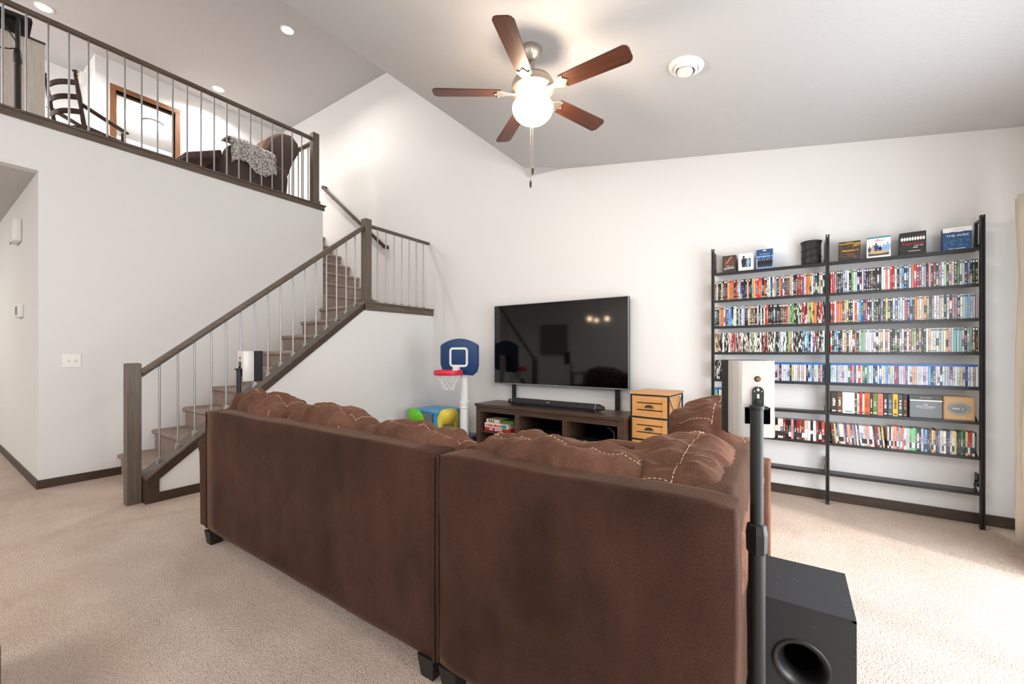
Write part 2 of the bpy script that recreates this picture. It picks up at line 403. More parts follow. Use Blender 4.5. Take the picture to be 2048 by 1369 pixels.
# knee wall under the stairs
ST = 0.795
kz = lambda y: 0.215 + (y - 1.21) * ST
yt = 3.44
struct('wall_under_stairs', B().prism([(1.21, 0), (1.21, kz(1.21)), (yt, kz(yt)), (TVY, kz(yt)), (TVY, 0)], 0, -4.88, XG), M_wall)
b = B()
vt = 0.085
b.prism([(1.205, 0), (1.205, kz(1.205) + .012), (yt, kz(yt) + .012), (yt, kz(yt) - vt + .012), (1.285, kz(1.285) - vt + .012), (1.285, 0)], 0, XG, XG + .016, .002)
b.box(-4.885, XG + .016, 1.19, 1.206, 0, kz(1.205) + .01, .002)
b.box(XG, XG + .015, 1.285, 4.68, 0, .085, .003)
struct('trim_2', b, M_dark_y)
b = B()
b.prism([(yt - .02, kz(yt) - vt + .0), (yt - .02, kz(yt) + .012), (TVY - .001, kz(yt) + .012), (TVY - .001, kz(yt) - .072)], 0, XG + .0005, XG + .016, .002)
b.prism([(1.19, kz(1.19) + .012), (1.19, kz(1.19) + .035), (yt, kz(yt) + .035), (TVY - .001, kz(yt) + .035), (TVY - .001, kz(yt) + .012), (yt, kz(yt) + .012)], 0, -4.90, XG + .03, .004)
struct('trim_3', b, M_newel_y)

# ------------------------------------------------------------------ stairs
RISE = 2.03 / 9; RUN = 0.2905
def step_lower(k):
    y = 1.31 + RUN * k; z = RISE * (k + 1)
    w1 = y + RUN + .03 if k < 8 else TVY - .004
    pr = [(y + .03, z - RISE), (y + .03, z - .055), (y + .012, z - .05), (y, z - .036), (y - .002, z - .02), (y + .006, z - .006), (y + .022, z), (w1, z), (w1, z - RISE)]
    return B().prism(pr, 0, XW + .002, -4.885)
st = thing('staircase', 'beige carpeted stairs rising along the white wall to a landing and turning left', 'stairs', (-5.5, 2.5, 0))
for k in range(9):
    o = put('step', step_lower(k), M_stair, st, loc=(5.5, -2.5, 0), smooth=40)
put('stair_body', B().prism([(1.36, 0), (3.6, 2.0 - RISE), (TVY - .005, 1.75), (TVY - .005, 0)], 0, XW + .004, -4.89), M_wall, st, loc=(5.5, -2.5, 0))
for k in range(7):
    x = -6.01 - .277 * k; z = 2.03 + .23 * (k + 1)
    w1 = x - .277 - .03 if k < 6 else -7.80
    pr = [(x - .03, z - .23), (x - .03, z - .055), (x - .012, z - .05), (x, z - .036), (x + .002, z - .02), (x - .006, z - .006), (x - .022, z), (w1, z), (w1, z - .23)]
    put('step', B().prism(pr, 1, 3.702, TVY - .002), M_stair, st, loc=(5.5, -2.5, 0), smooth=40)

# wall handrail of the upper flight
hr = thing('wall_handrail', 'dark wooden handrail climbing the wall beside the upper stair flight', 'handrail', (-6.7, 4.62, 3.8))
A = Vector((-5.77, 4.62, 3.155)) - Vector((-6.7, 4.62, 3.8)); Z = Vector((-7.62, 4.62, 4.585)) - Vector((-6.7, 4.62, 3.8))
def beam(b_, p, q, w, h, bev=0.006):
    p = Vector(p); q = Vector(q); d = q - p; L = d.length
    rot = d.to_track_quat('X', 'Z').to_matrix().to_4x4()
    b_.box(0, L, -w / 2, w / 2, -h / 2, h / 2, bev, 2, Matrix.Translation(p) @ rot); return b_
put('rail', beam(B(), A, Z, .042, .055, .012), M_chairwood, hr, smooth=40)
put('rail_return', B().box(A.x - .03, A.x + .02, -.02, .075, A.z - .03, A.z + .03, .006), M_chairwood, hr)
put('rail_return', B().box(Z.x - .02, Z.x + .03, -.02, .075, Z.z - .03, Z.z + .03, .006), M_chairwood, hr)
for f in (.12, .5, .85):
    p = A.lerp(Z, f); put('bracket', B().tube([p + Vector((0, 0, -.03)), p + Vector((0, .03, -.07)), p + Vector((0, .078, -.075))], .007), M_nickel, hr)

# ------------------------------------------------------------------ railings
def newel_bm(x, y, z0, z1, w=.1, base=True):
    b_ = B(); h = w / 2
    b_.box(x - h, x + h, y - h, y + h, z0, z1 - .012, .004)
    b_.prism([(x - h, y - h), (x + h, y - h), (x + h, y + h), (x - h, y + h)], 2, z1 - .014, z1 - .006)
    b_.box(x - h + .008, x + h - .008, y - h + .008, y + h - .008, z1 - .008, z1, .003)
    return b_
def shoe_bm(x, y, z, slope=0.0):
    b_ = B(); s = .021
    b_.prism([(y - s, z - s * slope), (y + s, z + s * slope), (y + s * .75, z + .036), (y - s * .75, z + .036)], 0, x - s, x + s, .002)
    return b_
sr = thing('stair_railing', 'grey-brown wood and metal railing climbing the stairs and crossing the landing', 'railing', (-4.79, 1.15, 0))
O = (4.79, -1.15, 0)
nw = put('newel_post', newel_bm(-4.82, 1.135, 0, 1.243), M_newel, sr, O)
for zz in (.07, .145):
    put('bolt', B().lathe([(0, 0), (.008, 0), (.008, .004), (0, .006)], 10, (-4.85, 1.085, zz), Matrix.Rotation(R(90), 4, 'X')), M_chrome, nw)
nw2 = put('newel_post', newel_bm(-4.79, 3.535, kz(yt) + .036, 3.155), M_newel, sr, O)
put('newel_base', B().box(-4.79 - .064, -4.79 + .064, 3.535 - .064, 3.535 + .064, kz(yt) + .036, kz(yt) + .085, .012), M_newel, nw2)
RZ0, RZ1 = (1.185, 1.155), (3.485, 3.035)
def railz(y): return RZ0[1] + (y - RZ0[0]) * (RZ1[1] - RZ0[1]) / (RZ1[0] - RZ0[0])
rl = put('handrail', beam(B(), (-4.79, RZ0[0], RZ0[1]), (-4.79, RZ1[0], RZ1[1]),   .058, .048, .01), M_newel_y, sr, O, smooth=40)
put('rail_groove', beam(B(), (-4.79, RZ0[0], RZ0[1] - .030), (-4.79, RZ1[0], RZ1[1] - .030), .034, .018, .002), M_dark_y, rl)
put('handrail', B().box(-4.818, -4.762, 3.585, TVY, 3.055, 3.092, .008), M_newel_y, sr, O, smooth=40)
for y in (1.314, 1.451, 1.583, 1.722, 1.852, 1.990, 2.124, 2.260, 2.396, 2.537, 2.679, 2.816, 2.953, 3.092, 3.226, 3.360):
    z = kz(y) + .036
    o = put('baluster', B().tube([(-4.79, y, z), (-4.79, y, railz(y) - .03)], .0085, 10), M_balus, sr, O, smooth=40)
    put('baluster_shoe', shoe_bm(-4.79, y, z, ST), M_balus, o)
for y in [3.719 + .1437 * k for k in range(7)]:
    z = kz(yt) + .036
    o = put('baluster', B().tube([(-4.79, y, z), (-4.79, y, 3.056)], .0085, 10), M_balus, sr, O, smooth=40)
    put('baluster_shoe', shoe_bm(-4.79, y, z), M_balus, o)
lr = thing('loft_railing', 'wood-capped metal railing along the edge of the loft above the white wall', 'railing', (-6.1, 3.58, 3.65))
O = (6.1, -3.58, -3.65)
nw = put('newel_post', newel_bm(-6.14, 3.585, 3.652, 4.748), M_newel, lr, O)
put('newel_base', B().box(-6.205, -6.075, 3.52, 3.65, 3.652, 3.70, .012), M_newel, nw)
put('handrail', B().box(-6.17, -6.11, -3.0, 3.535, 4.63, 4.672, .01), M_newel_y, lr, O, smooth=40)
put('handrail', B().box(-7.75, -6.19, 3.555, 3.615, 4.60, 4.64, .01), M_newel_y, lr, O, smooth=40)
for k in range(-3, 21):
    y = .524 + .1429 * k
    put('baluster', B().tube([(-6.14, y, 3.652), (-6.14, y, 4.632)], .0085, 10), M_balus, lr, O, smooth=40)
for k in range(11):
    x = -6.32 - .143 * k
    put('baluster', B().tube([(x, 3.585, LF), (x, 3.585, 4.60)], .0085, 10), M_balus, lr, O, smooth=40)

# ------------------------------------------------------------------ sofa
def rbox_surface(L, D, Hh, seed, kind='back', pw=3.8):
    """returns function mapping a point of the cube surface [-1,1]^3 to the cushion surface"""
    off = Vector((seed * 7.3, seed * 3.1, seed * 1.7))
    def S(c):
        c = Vector(c)
        n = (abs(c.x) ** pw + abs(c.y) ** pw + abs(c.z) ** pw) ** (1 / pw)
        p = c / n
        q = Vector((p.x * L / 2, p.y * D / 2, p.z * Hh / 2))
        # pleats running away from the seam line that follows the top rear edge
        if kind == 'back':
            seam = math.exp(-((p.y + .30) / .13) ** 2) * max(0, p.z)
            seam += math.exp(-((abs(p.x) - .80) / .05) ** 2) * .6 * max(0, .35 + p.z)
            s = 1 - .055 * seam
            pl = abs(math.sin(q.x * 21 + seed)) ** .6
            s += .075 * (pl - .5) * math.exp(-((p.y + .1) / .45) ** 2) * max(0, p.z)
            tuft = (math.cos(q.x * 21 + seed * 2) * math.cos(p.y * 5.5 + seed)) * max(0, p.z)
            s += .05 * tuft
            q.x *= 1; q.y *= s; q.z *= s
            q.z -= .035 * (abs(p.x) ** 3) * (1 if p.z > 0 else 0) * (Hh / .45)
        nn = noise.noise(q * 4 + off) * .022 + noise.noise(q * 11 + off) * .011
        wr = abs(noise.noise(Vector((q.x * 9, q.y * 3, q.z * 4)) + off)) * -.034
        wr += (abs(noise.noise(Vector((q.x * 16 + q.z * 8, q.y * 6, q.z * 10 - q.x * 5)) + off * 2)) ** .7) * -.018
        dirn = Vector((p.x * .5, p.y, p.z)); dirn.normalize()
        q += dirn * (nn + wr)
        return q
    return S
def cushion_mesh(S, n=36, nx=None):
    b_ = B(); nx = nx or n
    def face(ax, sg, na, nb):
        def f(i, j):
            u = math.sin((i / (na - 1) - .5) * PI) ; v = math.sin((j / (nb - 1) - .5) * PI)
            c = [u, v]; c.insert(ax, sg); return S(c)
        b_.grid(f, na, nb)
    for sg in (-1, 1): face(0, sg, n // 2, n); face(1, sg, nx, n); face(2, sg, nx, n // 2)
    bmesh.ops.remove_doubles(b_.bm, verts=b_.bm.verts, dist=.0004)
    bmesh.ops.recalc_face_normals(b_.bm, faces=b_.bm.faces)
    return b_
def stitches(S, path, step=.017, dash=.010, r=.0017):
    """dashes lying on the surface along a path of cube points"""
    P = [S(c) for c in path]; b_ = B(); acc = 0
    for a, c in zip(P, P[1:]):
        d = (c - a); L = d.length
        if L < 1e-6: continue
        d.normalize(); t = -acc % step if acc else 0
        t = (step - acc) if acc > 0 else 0
        while t < L:
            p = a + d * t; nrm = Vector((0, p.y, p.z)).normalized() * .0025
            b_.tube([p + nrm - d * dash / 2, p + nrm + d * dash / 2], r, 4)
            t += step
        acc = L - (t - step)
    return b_
def back_cushion(parent, L, D, Hh, M, seed, name='back_cushion', sides=True):
    S = rbox_surface(L, D, Hh, seed)
    o = put(name, cushion_mesh(S, 56, 120), M_sofa_lit, parent, smooth='all')
    o.matrix_local = M
    pth = [(x / 50. * .82, -.30, 1) for x in range(-50, 51)]
    w = put('stitching', stitches(S, pth), M_stitch, o)
    if sides:
        for sx in (-1, 1):
            pth = [(sx * .82, -.30 + .9 * k / 20, 1) for k in range(21)] + [(sx * .9, .6 + .0 * k, 1 - k / 10.) for k in range(8)]
            put('stitching', stitches(S, [(sx * .80, y / 20. - .3, 1) for y in range(0, 22)]), M_stitch, o)
            put('stitching', stitches(S, [(sx * .80, -1, z / 20.) for z in range(-6, 18)]), M_stitch, o)
    return o
def suede_slab(x0, x1, y0, y1, z0, z1, r=.03, seed=1, amp=.006):
    b_ = B().box(x0, x1, y0, y1, z0, z1)
    t = b_.bm
    bmesh.ops.subdivide_edges(t, edges=t.edges[:], cuts=14, use_grid_fill=True)
    c = Vector(((x0 + x1) / 2, (y0 + y1) / 2, (z0 + z1) / 2)); h = Vector(((x1 - x0) / 2, (y1 - y0) / 2, (z1 - z0) / 2))
    rr = min(r, h.x * .9, h.y * .9, h.z * .9)
    for v in t.verts:
        d = v.co - c
        inner = Vector((max(-h.x + rr, min(h.x - rr, d.x)), max(-h.y + rr, min(h.y - rr, d.y)), max(-h.z + rr, min(h.z - rr, d.z))))
        e = d - inner
        if e.length > 1e-6: e = e.normalized() * rr
        q = c + inner + e
        nz = noise.noise(q * 2.4 + Vector((seed * 5, 0, 0))) * amp + noise.noise(q * 9) * amp * .35
        v.co = q + (e.normalized() if e.length > 1e-6 else Vector()) * nz
    return b_
def leg_bm(x, y, h=.092, s=.045):
    b_ = B(); t = .72
    b_.prism([(-s, -s), (s, -s), (s, s), (-s, s)], 2, 0, h)
    for v in b_.bm.verts:
        if v.co.z < .01: v.co.x *= t; v.co.y *= t
        v.co.x += x; v.co.y += y
    return b_
SY = 1.19
s1 = thing('sofa_section', 'left half of the brown microsuede sectional sofa, seen from behind, with three back cushions', 'sofa', (-2.3, 1.6, 0), 0, None)
O = Vector((2.3, -1.6, 0))
TL = Matrix.Translation(O)
put('back_frame', suede_slab(-3.41, -1.186, SY, SY + .15, .088, .933, .022, 3), M_sofa_shade, s1, O, smooth='all')
put('piping', B().tube([(-1.19, SY + .006, .09), (-1.19, SY + .004, .5), (-1.19, SY + .006, .92)], .006, 6).tube([(-3.405, SY + .004, .1), (-3.405, SY + .002, .5), (-3.405, SY + .004, .92)], .005, 6), M_sofa_shade, s1, O)
put('seat_base', suede_slab(-3.41, -1.186, SY + .13, 2.10, .088, .33, .02, 4), M_sofa_shade, s1, O, smooth='all')
for k in range(3):
    put('seat_cushion', suede_slab(-3.40 + .737 * k, -3.40 + .737 * (k + 1) - .005, SY + .17, 2.14, .33, .47, .05, 5 + k), M_sofa_lit, s1, O, smooth='all')
# flared arm
b = B()
pr = [(-3.42, .09), (-3.42, .70), (-3.49, .715), (-3.575, .70), (-3.598, .665), (-3.59, .63), (-3.57, .61), (-3.56, .45), (-3.555, .2), (-3.55, .09)]
b.prism(pr, 1, SY + .015, 2.12, .012, 3)
put('arm', b, M_sofa_shade, s1, O, smooth=50)
for x, y in ((-3.36, SY + .035), (-1.235, SY + .045), (-3.33, 2.05), (-1.25, 2.05)):
    put('leg', leg_bm(x, y), M_leg, s1, O)
tilt = Matrix.Rotation(R(-8), 4, 'X')
for x, y, z, L, Hh, sd, ry in ((-3.045, 1.43, .80, .80, .52, 1.4, 3.0), (-2.275, 1.42, .775, .78, .50, 2.3, .5), (-1.525, 1.415, .735, .80, .50, 3.9, 2.0)):
    back_cushion(s1, L, .33, Hh, TL @ Matrix.Translation((x, y, z)) @ tilt @ Matrix.Rotation(R(ry), 4, 'Y'), sd)

s2 = thing('sofa_section', 'right corner half of the brown microsuede sectional sofa beside the black subwoofer', 'sofa', (-.6, 1.9, 0))
O = Vector((.6, -1.9, 0)); TL = Matrix.Translation(O)
put('back_frame', suede_slab(-1.170, -.115, SY, SY + .15, .088, .933, .026, 8, .008), M_sofa_shade, s2, O, smooth='all')
b = suede_slab(-.255, -.135, SY + .06, 2.76, .088, .928, .022, 9, .006)
put('side_frame', b, M_sofa_shade, s2, O, smooth='all')
put('piping', B().tube([(-.128, SY + .02, .1), (-.128, SY + .018, .5), (-.128, SY + .02, .90)], .006, 6).tube([(-1.166, SY + .004, .1), (-1.166, SY + .002, .5), (-1.166, SY + .004, .92)], .005, 6), M_sofa_shade, s2, O)
put('seat_base', suede_slab(-1.168, -.25, SY + .13, 2.78, .088, .33, .02, 10), M_sofa_shade, s2, O, smooth='all')
put('seat_cushion', suede_slab(-1.165, -.27, SY + .17, 2.0, .33, .47, .05, 11), M_sofa_lit, s2, O, smooth='all')
put('seat_cushion', suede_slab(-1.165, -.27, 2.0, 2.76, .33, .47, .05, 12), M_sofa_lit, s2, O, smooth='all')
b = B()
pr = [(2.77, .09), (2.77, .70), (2.83, .715), (2.93, .70), (2.955, .665), (2.945, .63), (2.93, .61), (2.92, .45), (2.915, .2), (2.91, .09)]
b.prism(pr, 0, -1.10, -.10, .014, 3)
put('arm', b, M_sofa_lit, s2, O, smooth=50)  # sunlight on this arm is put into its lighter suede
for x, y in ((-1.115, SY + .045), (-.19, SY + .06), (-1.1, 2.7), (-.19, 2.7)):
    put('leg', leg_bm(x, y), M_leg, s2, O)
back_cushion(s2, .84, .38, .50, TL @ Matrix.Translation((-.755, 1.45, .75)) @ tilt @ Matrix.Rotation(R(2.5), 4, 'Y'), 5.2)
TY = Matrix.Rotation(R(90), 4, 'Z')
back_cushion(s2, .84, .42, .54, TL @ Matrix.Translation((-.335, 1.67, .725)) @ TY @ Matrix.Rotation(R(-9), 4, 'X') @ Matrix.Rotation(R(-4), 4, 'Y'), 6.6)
back_cushion(s2, .76, .38, .58, TL @ Matrix.Translation((-.315, 2.40, .805)) @ TY @ Matrix.Rotation(R(-10), 4, 'X') @ Matrix.Rotation(R(-3), 4, 'Y'), 8.1)

# ------------------------------------------------------------------ television, console and what is on it
tv = thing('television', 'huge glossy black flat television mounted above the media console', 'television', (-2.465, 4.62, 1.45))
O = (2.465, -4.62, -1.45)
put('screen', B().box(-3.395, -1.528, 4.592, 4.60, .925, 1.972), M_screen, tv, O)
put('casing', B().box(-3.402, -1.521, 4.60, 4.65, .913, 1.979, .004), M_black, tv, O)
b = B(); b.box(-3.404, -1.519, 4.588, 4.61, .910, .926, .002).box(-3.404, -3.397, 4.589, 4.61, .91, 1.98).box(-1.526, -1.519, 4.589, 4.61, .91, 1.98).box(-3.404, -1.519, 4.589, 4.61, 1.974, 1.981)
put('bezel', b, M_bezel, tv, O)
put('badge', B().box(-.01, .05, -.036, -.031, -.538, -.526, .001), M_chrome, tv)
for x in (-3.12, -1.67): put('support_post', B().box(x - .03, x + .03, 4.652, 4.665, 0.0, 1.3, .002), M_black, tv, O)
put('mount', B().box(-3.0, -1.8, 4.65, 4.698, 1.3, 1.5), M_black, tv, O)

ang = -R(2.7)
cs = thing('media_console', 'long dark walnut media console with open cubbies under the television', 'console', (-3.35, 4.09, 0), ang)
CL, CD, CH = 1.985, .47, .69
put('top', B().box(0, CL, 0, CD, CH - .035, CH, .004), M_console, cs)
xs = [.045, .66, 1.30, CL - .045]
for i, x in enumerate(xs):
    w = .035 if i in (0, 3) else .03
    put('upright', B().box(x - w, x + w, .02, CD - .01, 0 if i in (0, 3) else .06, CH - .035, .003), M_console, cs)
put('apron', B().box(.08, CL - .08, .022, .045, CH - .10, CH - .035, .002), M_console, cs)
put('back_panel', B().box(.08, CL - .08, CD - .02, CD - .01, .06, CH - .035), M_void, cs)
for i in range(3):
    a, c = xs[i] + (.035 if i == 0 else .03), xs[i + 1] - (.035 if i == 2 else .03)
    put('shelf', B().box(a, c, .03, CD - .02, .33, .35, .002), M_console, cs)
put('bottom_board', B().box(.08, CL - .08, .03, CD - .02, .04, .07, .002), M_console, cs)
CM = Matrix.Translation((-3.35, 4.09, 0)) @ Matrix.Rotation(ang, 4, 'Z')
def on_console(name, label, cat, x, y, z, group=None):
    p = CM @ Vector((x, y, z)); return thing(name, label, cat, p, ang, group)
sbr = on_console('soundbar', 'long black soundbar with silver chevron ends on the console', 'soundbar', 1.045, .20, CH + .001)
b = B(); pr = [(-.05, 0.008), (-.062, .04), (-.045, .082), (.045, .082), (.06, .05), (.055, .008)]
put('body', B().prism(pr, 0, -.56, .56, .003), M_grille, sbr)
for sx in (-1, 1):
    b = B(); t = bmesh.new(); A1 = [t.verts.new((sx * .565, p[0], p[1])) for p in pr]; A2 = [t.verts.new((sx * .635, p[0] * .5, .02 + p[1] * .5)) for p in pr]
    n = len(pr); t.faces.new(A1); t.faces.new(A2)
    for i in range(n): t.faces.new((A1[i], A1[(i + 1) % n], A2[(i + 1) % n], A2[i]))
    bmesh.ops.recalc_face_normals(t, faces=t.faces); b._add(t)
    put('end_cap', b, M_black, sbr, smooth=35)
b = B()
for sx in (-1, 1):
    b.tube([(sx * .572, -.052, .006), (sx * .556, -.066, .04), (sx * .566, -.048, .084)], .003, 6)
put('silver_chevron', b, M_chrome, sbr)
put('badge', B().box(-.05, -.01, -.056, -.052, .060, .074, .001), M_chrome, sbr)
put('foot', B().box(-.5, -.44, -.04, .04, 0, .01).box(.44, .5, -.04, .04, 0, .01), M_black, sbr)

def marks(name, m, parent, cx, cz, w, h, y=-.001, vert=False, n=None, seed=0):
    """a short line of print too small to read: uneven dabs"""
    q = random.Random(int(cx * 9000 + cz * 77 + w * 500) + seed); b_ = B(); L_ = w if not vert else h; t_ = h if not vert else w
    n = n or max(3, int(L_ / (t_ * .8))); st_ = L_ / n
    for k in range(n):
        if q.random() < .12: continue
        a = -L_ / 2 + st_ * k; e = a + st_ * q.uniform(.55, .85); lo = -t_ / 2 * q.uniform(.6, 1); hi = t_ / 2 * q.uniform(.5, 1)
        if vert: b_.box(cx + lo, cx + hi, y, 0, cz + a, cz + e)
        else: b_.box(cx + a, cx + e, y, 0, cz + lo, cz + hi)
    return put(name, b_, m, parent)
def game_box(label, x, y, z, w, d, h, m, title=None, tm=None, rz=0, band=None):
    t = on_console('board_game', label, 'board game', x, y, z, 'board games in the left cubby')
    t.rotation_euler = (0, 0, ang + rz)
    put('box', B().box(0, w, 0, d, 0, h, .002), m, t)
    if title: marks('cover_print', tm, t, w * .45, h / 2, w * title, h * .7)
    if band: put('side_print', B().box(w * .8, w - .003, -.0006, 0, .003, h - .003), band, t)
    return t
game_box('red flat board game box at the bottom of the left cubby stack', .12, .06, .351, .40, .30, .045, MP('red'), .5, MP('wht'), .02)
game_box('white board game box with blue and red lettering in the left cubby', .13, .05, .397, .36, .28, .055, MP('wht'), .75, MP('red'), -.03, MP('teal'))
game_box('small pale board game box on top of the left cubby stack', .14, .07, .453, .20, .2, .045, MP('cream'), .5, MP('brn'))
game_box('dark green board game box lying right of the small pale one', .35, .09, .453, .2, .25, .04, MP('grn'))
o = on_console('picture_book', 'thin white book standing upright against the left divider', 'book', .60, .06, .351)
put('cover', B().box(0, .022, 0, .22, 0, .25, .002), MP('wht'), o); put('pages', B().box(.003, .019, .004, .214, .003, .253), MP('cream'), o)
o = on_console('disc_player', 'flat black disc player on the middle console shelf', 'player', .74, .05, .351)
put('body', B().box(0, .43, 0, .26, .008, .06, .004), M_black, o); put('front_trim', B().box(.01, .42, -.003, 0, .045, .05), M_chrome, o); put('foot', B().box(.02, .05, .02, .05, 0, .01).box(.38, .41, .02, .05, 0, .01), M_black, o)
o = on_console('cable_box', 'small black set-top box with a silver front on the right console shelf', 'set-top box', 1.42, .05, .351)
put('body', B().box(0, .36, 0, .22, .004, .05, .004), M_black, o); put('front_panel', B().box(.10, .34, -.003, 0, .012, .042, .001), M_chrome, o)
put('display', B().box(.16, .24, -.005, -.002, .018, .036), M_screen, o)
o = on_console('game_controller', 'dark controller lying at the right end of the right shelf', 'controller', 1.81, .12, .353)
put('body', suede_slab(-.07, .07, -.04, .04, 0, .04, .02, 2, .002), M_black, o, smooth='all')
o = on_console('power_cord', 'thin dark cord looping in the right cubby', 'cord', 1.80, .12, .351)
put('cord', B().tube([(0, 0, .003), (.03, .01, .08), (.02, .02, .15), (-.03, .03, .19), (-.06, .03, .2)], .004, 6), MP('gry'), o)
for i, (x, w, h, m, lb) in enumerate(((1.345, .20, .235, 'wht', 'white box on the bottom shelf of the right cubby'), (1.60, .17, .2, 'brn', 'brown picture-cover box on the bottom shelf of the right cubby'))):
    o = on_console('storage_box', lb, 'box', x, .06, .071); put('carton', B().box(0, w, 0, .2, 0, h, .002), MP(m), o)
    put('front_print', B().box(w * .15, w * .85, -.001, 0, h * .2, h * .8), MP('cream' if i == 0 else 'tan'), o)
for i, (x, m, lb) in enumerate(((.76, 'dkbrn', 'dark book standing left on the middle bottom shelf'), (.80, 'wht', 'white book standing beside the dark one on the middle bottom shelf'), (.86, 'dblue', 'blue book standing on the middle bottom shelf'), (.91, 'lblue', 'pale blue book standing on the middle bottom shelf'), (.97, 'brn', 'brown book standing right on the middle bottom shelf'))):
    o = on_console('book', lb, 'book', x, .06, .071, 'books on the middle bottom shelf'); put('cover', B().box(0, .03, 0, .15, 0, .235 - .01 * (i % 3), .002), MP(m), o); put('pages', B().box(.004, .026, .01, .145, .005, .237 - .01 * (i % 3)), MP('cream'), o)
o = on_console('game_console', 'low black game console on the far right of the bottom shelf', 'game console', 1.80, .05, .071)
put('body', B().box(0, .09, 0, .22, 0, .11, .004), M_black, o); put('stripe', B().box(.01, .08, -.002, 0, .05, .06), MP('red'), o)

# slatted pine drawer tower
ct = thing('drawer_tower', 'orange pine drawer tower with black metal frame beside the console', 'drawers', (-1.345, 4.12, 0), -R(5))
w, dp, h = .385, .44, .945
put('top', B().box(-.005, w + .005, -.005, dp, h - .022, h, .003), M_pine, ct)
for x in (0, w - .014):
    for y in (0, dp - .02): put('frame_post', B().box(x, x + .014, y, y + .014, 0, h - .022, .001), M_black, ct)
NR = 4; rh = (h - .06) / NR
b = B()
for k in range(NR + 1):
    z = .03 + rh * k; b.box(.014, w - .014, 0, .012, z - .006, z + .006); b.box(.0, .012, .014, dp - .02, z - .006, z + .006); b.box(w - .012, w, .014, dp - .02, z - .006, z + .006)
put('frame_rail', b, M_black, ct)
b = B()
for x in (.002, w - .008): b.tube([(x + .003, .01, .04), (x + .003, dp - .02, .48)], .004, 6).tube([(x + .003, dp - .02, .04), (x + .003, .01, .48)], .004, 6).tube([(x + .003, .01, .48), (x + .003, dp - .02, h - .04)], .004, 6).tube([(x + .003, dp - .02, .48), (x + .003, .01, h - .04)], .004, 6)
put('cross_brace', b, M_black, ct)
for k in range(NR):
    z = .03 + rh * k + .008
    dr = put('drawer', B().box(.02, w - .02, .03, dp - .03, z, z + .02).box(.02, .03, .03, dp - .03, z, z + rh - .03).box(w - .03, w - .02, .03, dp - .03, z, z + rh - .03), M_pine, ct)
    hh = rh - .018; sl = (hh - .02) / 3
    for j in range(3): put('slat', B().box(.06, w - .06, .004, .016, z + j * (sl + .01), z + j * (sl + .01) + sl, .001), M_pine, dr)
    for x in (.018, w - .063): put('stile', B().box(x, x + .045, .001, .014, z, z + hh, .001), M_pine, dr)
    b = B()
    b.grid(lambda i, j: Vector((w / 2 + .045 * math.cos(PI * i / 12), -.002 - .02 * math.sin(PI * i / 12) * math.cos(j * PI / 10), z + hh / 2 - .012 + .03 * math.sin(PI * i / 12) * math.sin(.2 + j * .26))), 13, 6)
    put('cup_pull', b, M_black, dr, smooth='all')
    put('slat_gap_dark', B().box(.02, w - .02, .02, .024, z, z + hh), M_void, dr)  # near-black sheet stands in for the shade behind the slats

# ------------------------------------------------------------------ toy basketball hoop, table and chairs
bk = thing('toy_basketball_hoop', 'toy basketball hoop with blue backboard, red rim and white pole', 'basketball hoop', (-3.57, 4.15, 0), R(13))
put('base', B().prism([(-.15, -.22), (.13, -.22), (.15, -.1), (.15, .12), (.10, .2), (-.12, .2), (-.16, .1)], 2, 0, .25, .03, 3), M_navy, bk, smooth=50)
put('pole', B().lathe([(.058, .2), (.058, .60), (.064, .605), (.064, .62), (.058, .625), (.058, .66), (.064, .665), (.064, .70), (.052, .71), (.05, 1.3)], 20), M_white, bk, smooth=35)
bx, bw, bz0, bz1 = -.03, .275, 1.07, 1.52
pts = [(bx - bw + .03, bz0 + .03), (bx - bw + .08, bz0), (bx + bw - .08, bz0 - .03), (bx + bw - .02, bz0 + .02), (bx + bw, bz0 + .1)]
for k in range(0, 13):
    a = k / 12.; xx = bx + bw - 2 * bw * a; pts.append((xx, bz1 - .09 + .09 * math.sin(PI * a) ** .8))
pts.append((bx - bw, bz0 + .12))
pts2 = []
for p in pts:
    if not pts2 or (Vector(p) - Vector(pts2[-1])).length > .004: pts2.append(p)
put('backboard', B().prism(pts2, 1, -.10, -.062, .008, 2), M_blue, bk, smooth=40)
def ring_rect(x0, x1, z0, z1, r, wd, y0, y1, n=6):
    def loop(x0, x1, z0, z1, r):
        o = []
        for cx, cz, a0 in ((x1 - r, z1 - r, 0), (x0 + r, z1 - r, 90), (x0 + r, z0 + r, 180), (x1 - r, z0 + r, 270)):
            for k in range(n + 1): a = R(a0 + 90 * k / n); o.append((cx + r * math.cos(a), cz + r * math.sin(a)))
        return o
    A1 = loop(x0, x1, z0, z1, r); A2 = loop(x0 + wd, x1 - wd, z0 + wd, z1 - wd, max(.002, r - wd))
    t = bmesh.new(); m = len(A1)
    L = [[t.verts.new((p[0], y, p[1])) for p in AA] for AA, y in ((A1, y0), (A2, y0), (A2, y1), (A1, y1))]
    for q in range(4):
        P, Q = L[q], L[(q + 1) % 4]
        for i in range(m): t.faces.new((P[i], P[(i + 1) % m], Q[(i + 1) % m], Q[i]))
    bmesh.ops.recalc_face_normals(t, faces=t.faces); b_ = B(); b_._add(t); return b_
put('target_square', ring_rect(bx - .135, bx + .135, bz0 + .08, bz0 + .335, .05, .028, -.106, -.098), M_white, bk, smooth=40)
rc = Vector((bx - .03, -.315, 1.085))
put('rim', B().tube([rc + Vector((.165 * math.cos(a), .165 * math.sin(a), 0)) for a in [k * PI / 20 for k in range(40)]], .022, 8, True), M_red, bk, smooth='all')
put('rim_collar', B().lathe([(.178, -.03), (.185, 0), (.178, .03), (.168, .03), (.168, -.03), (.178, -.03)], 32, rc, cap=False), M_red, bk, smooth=40)
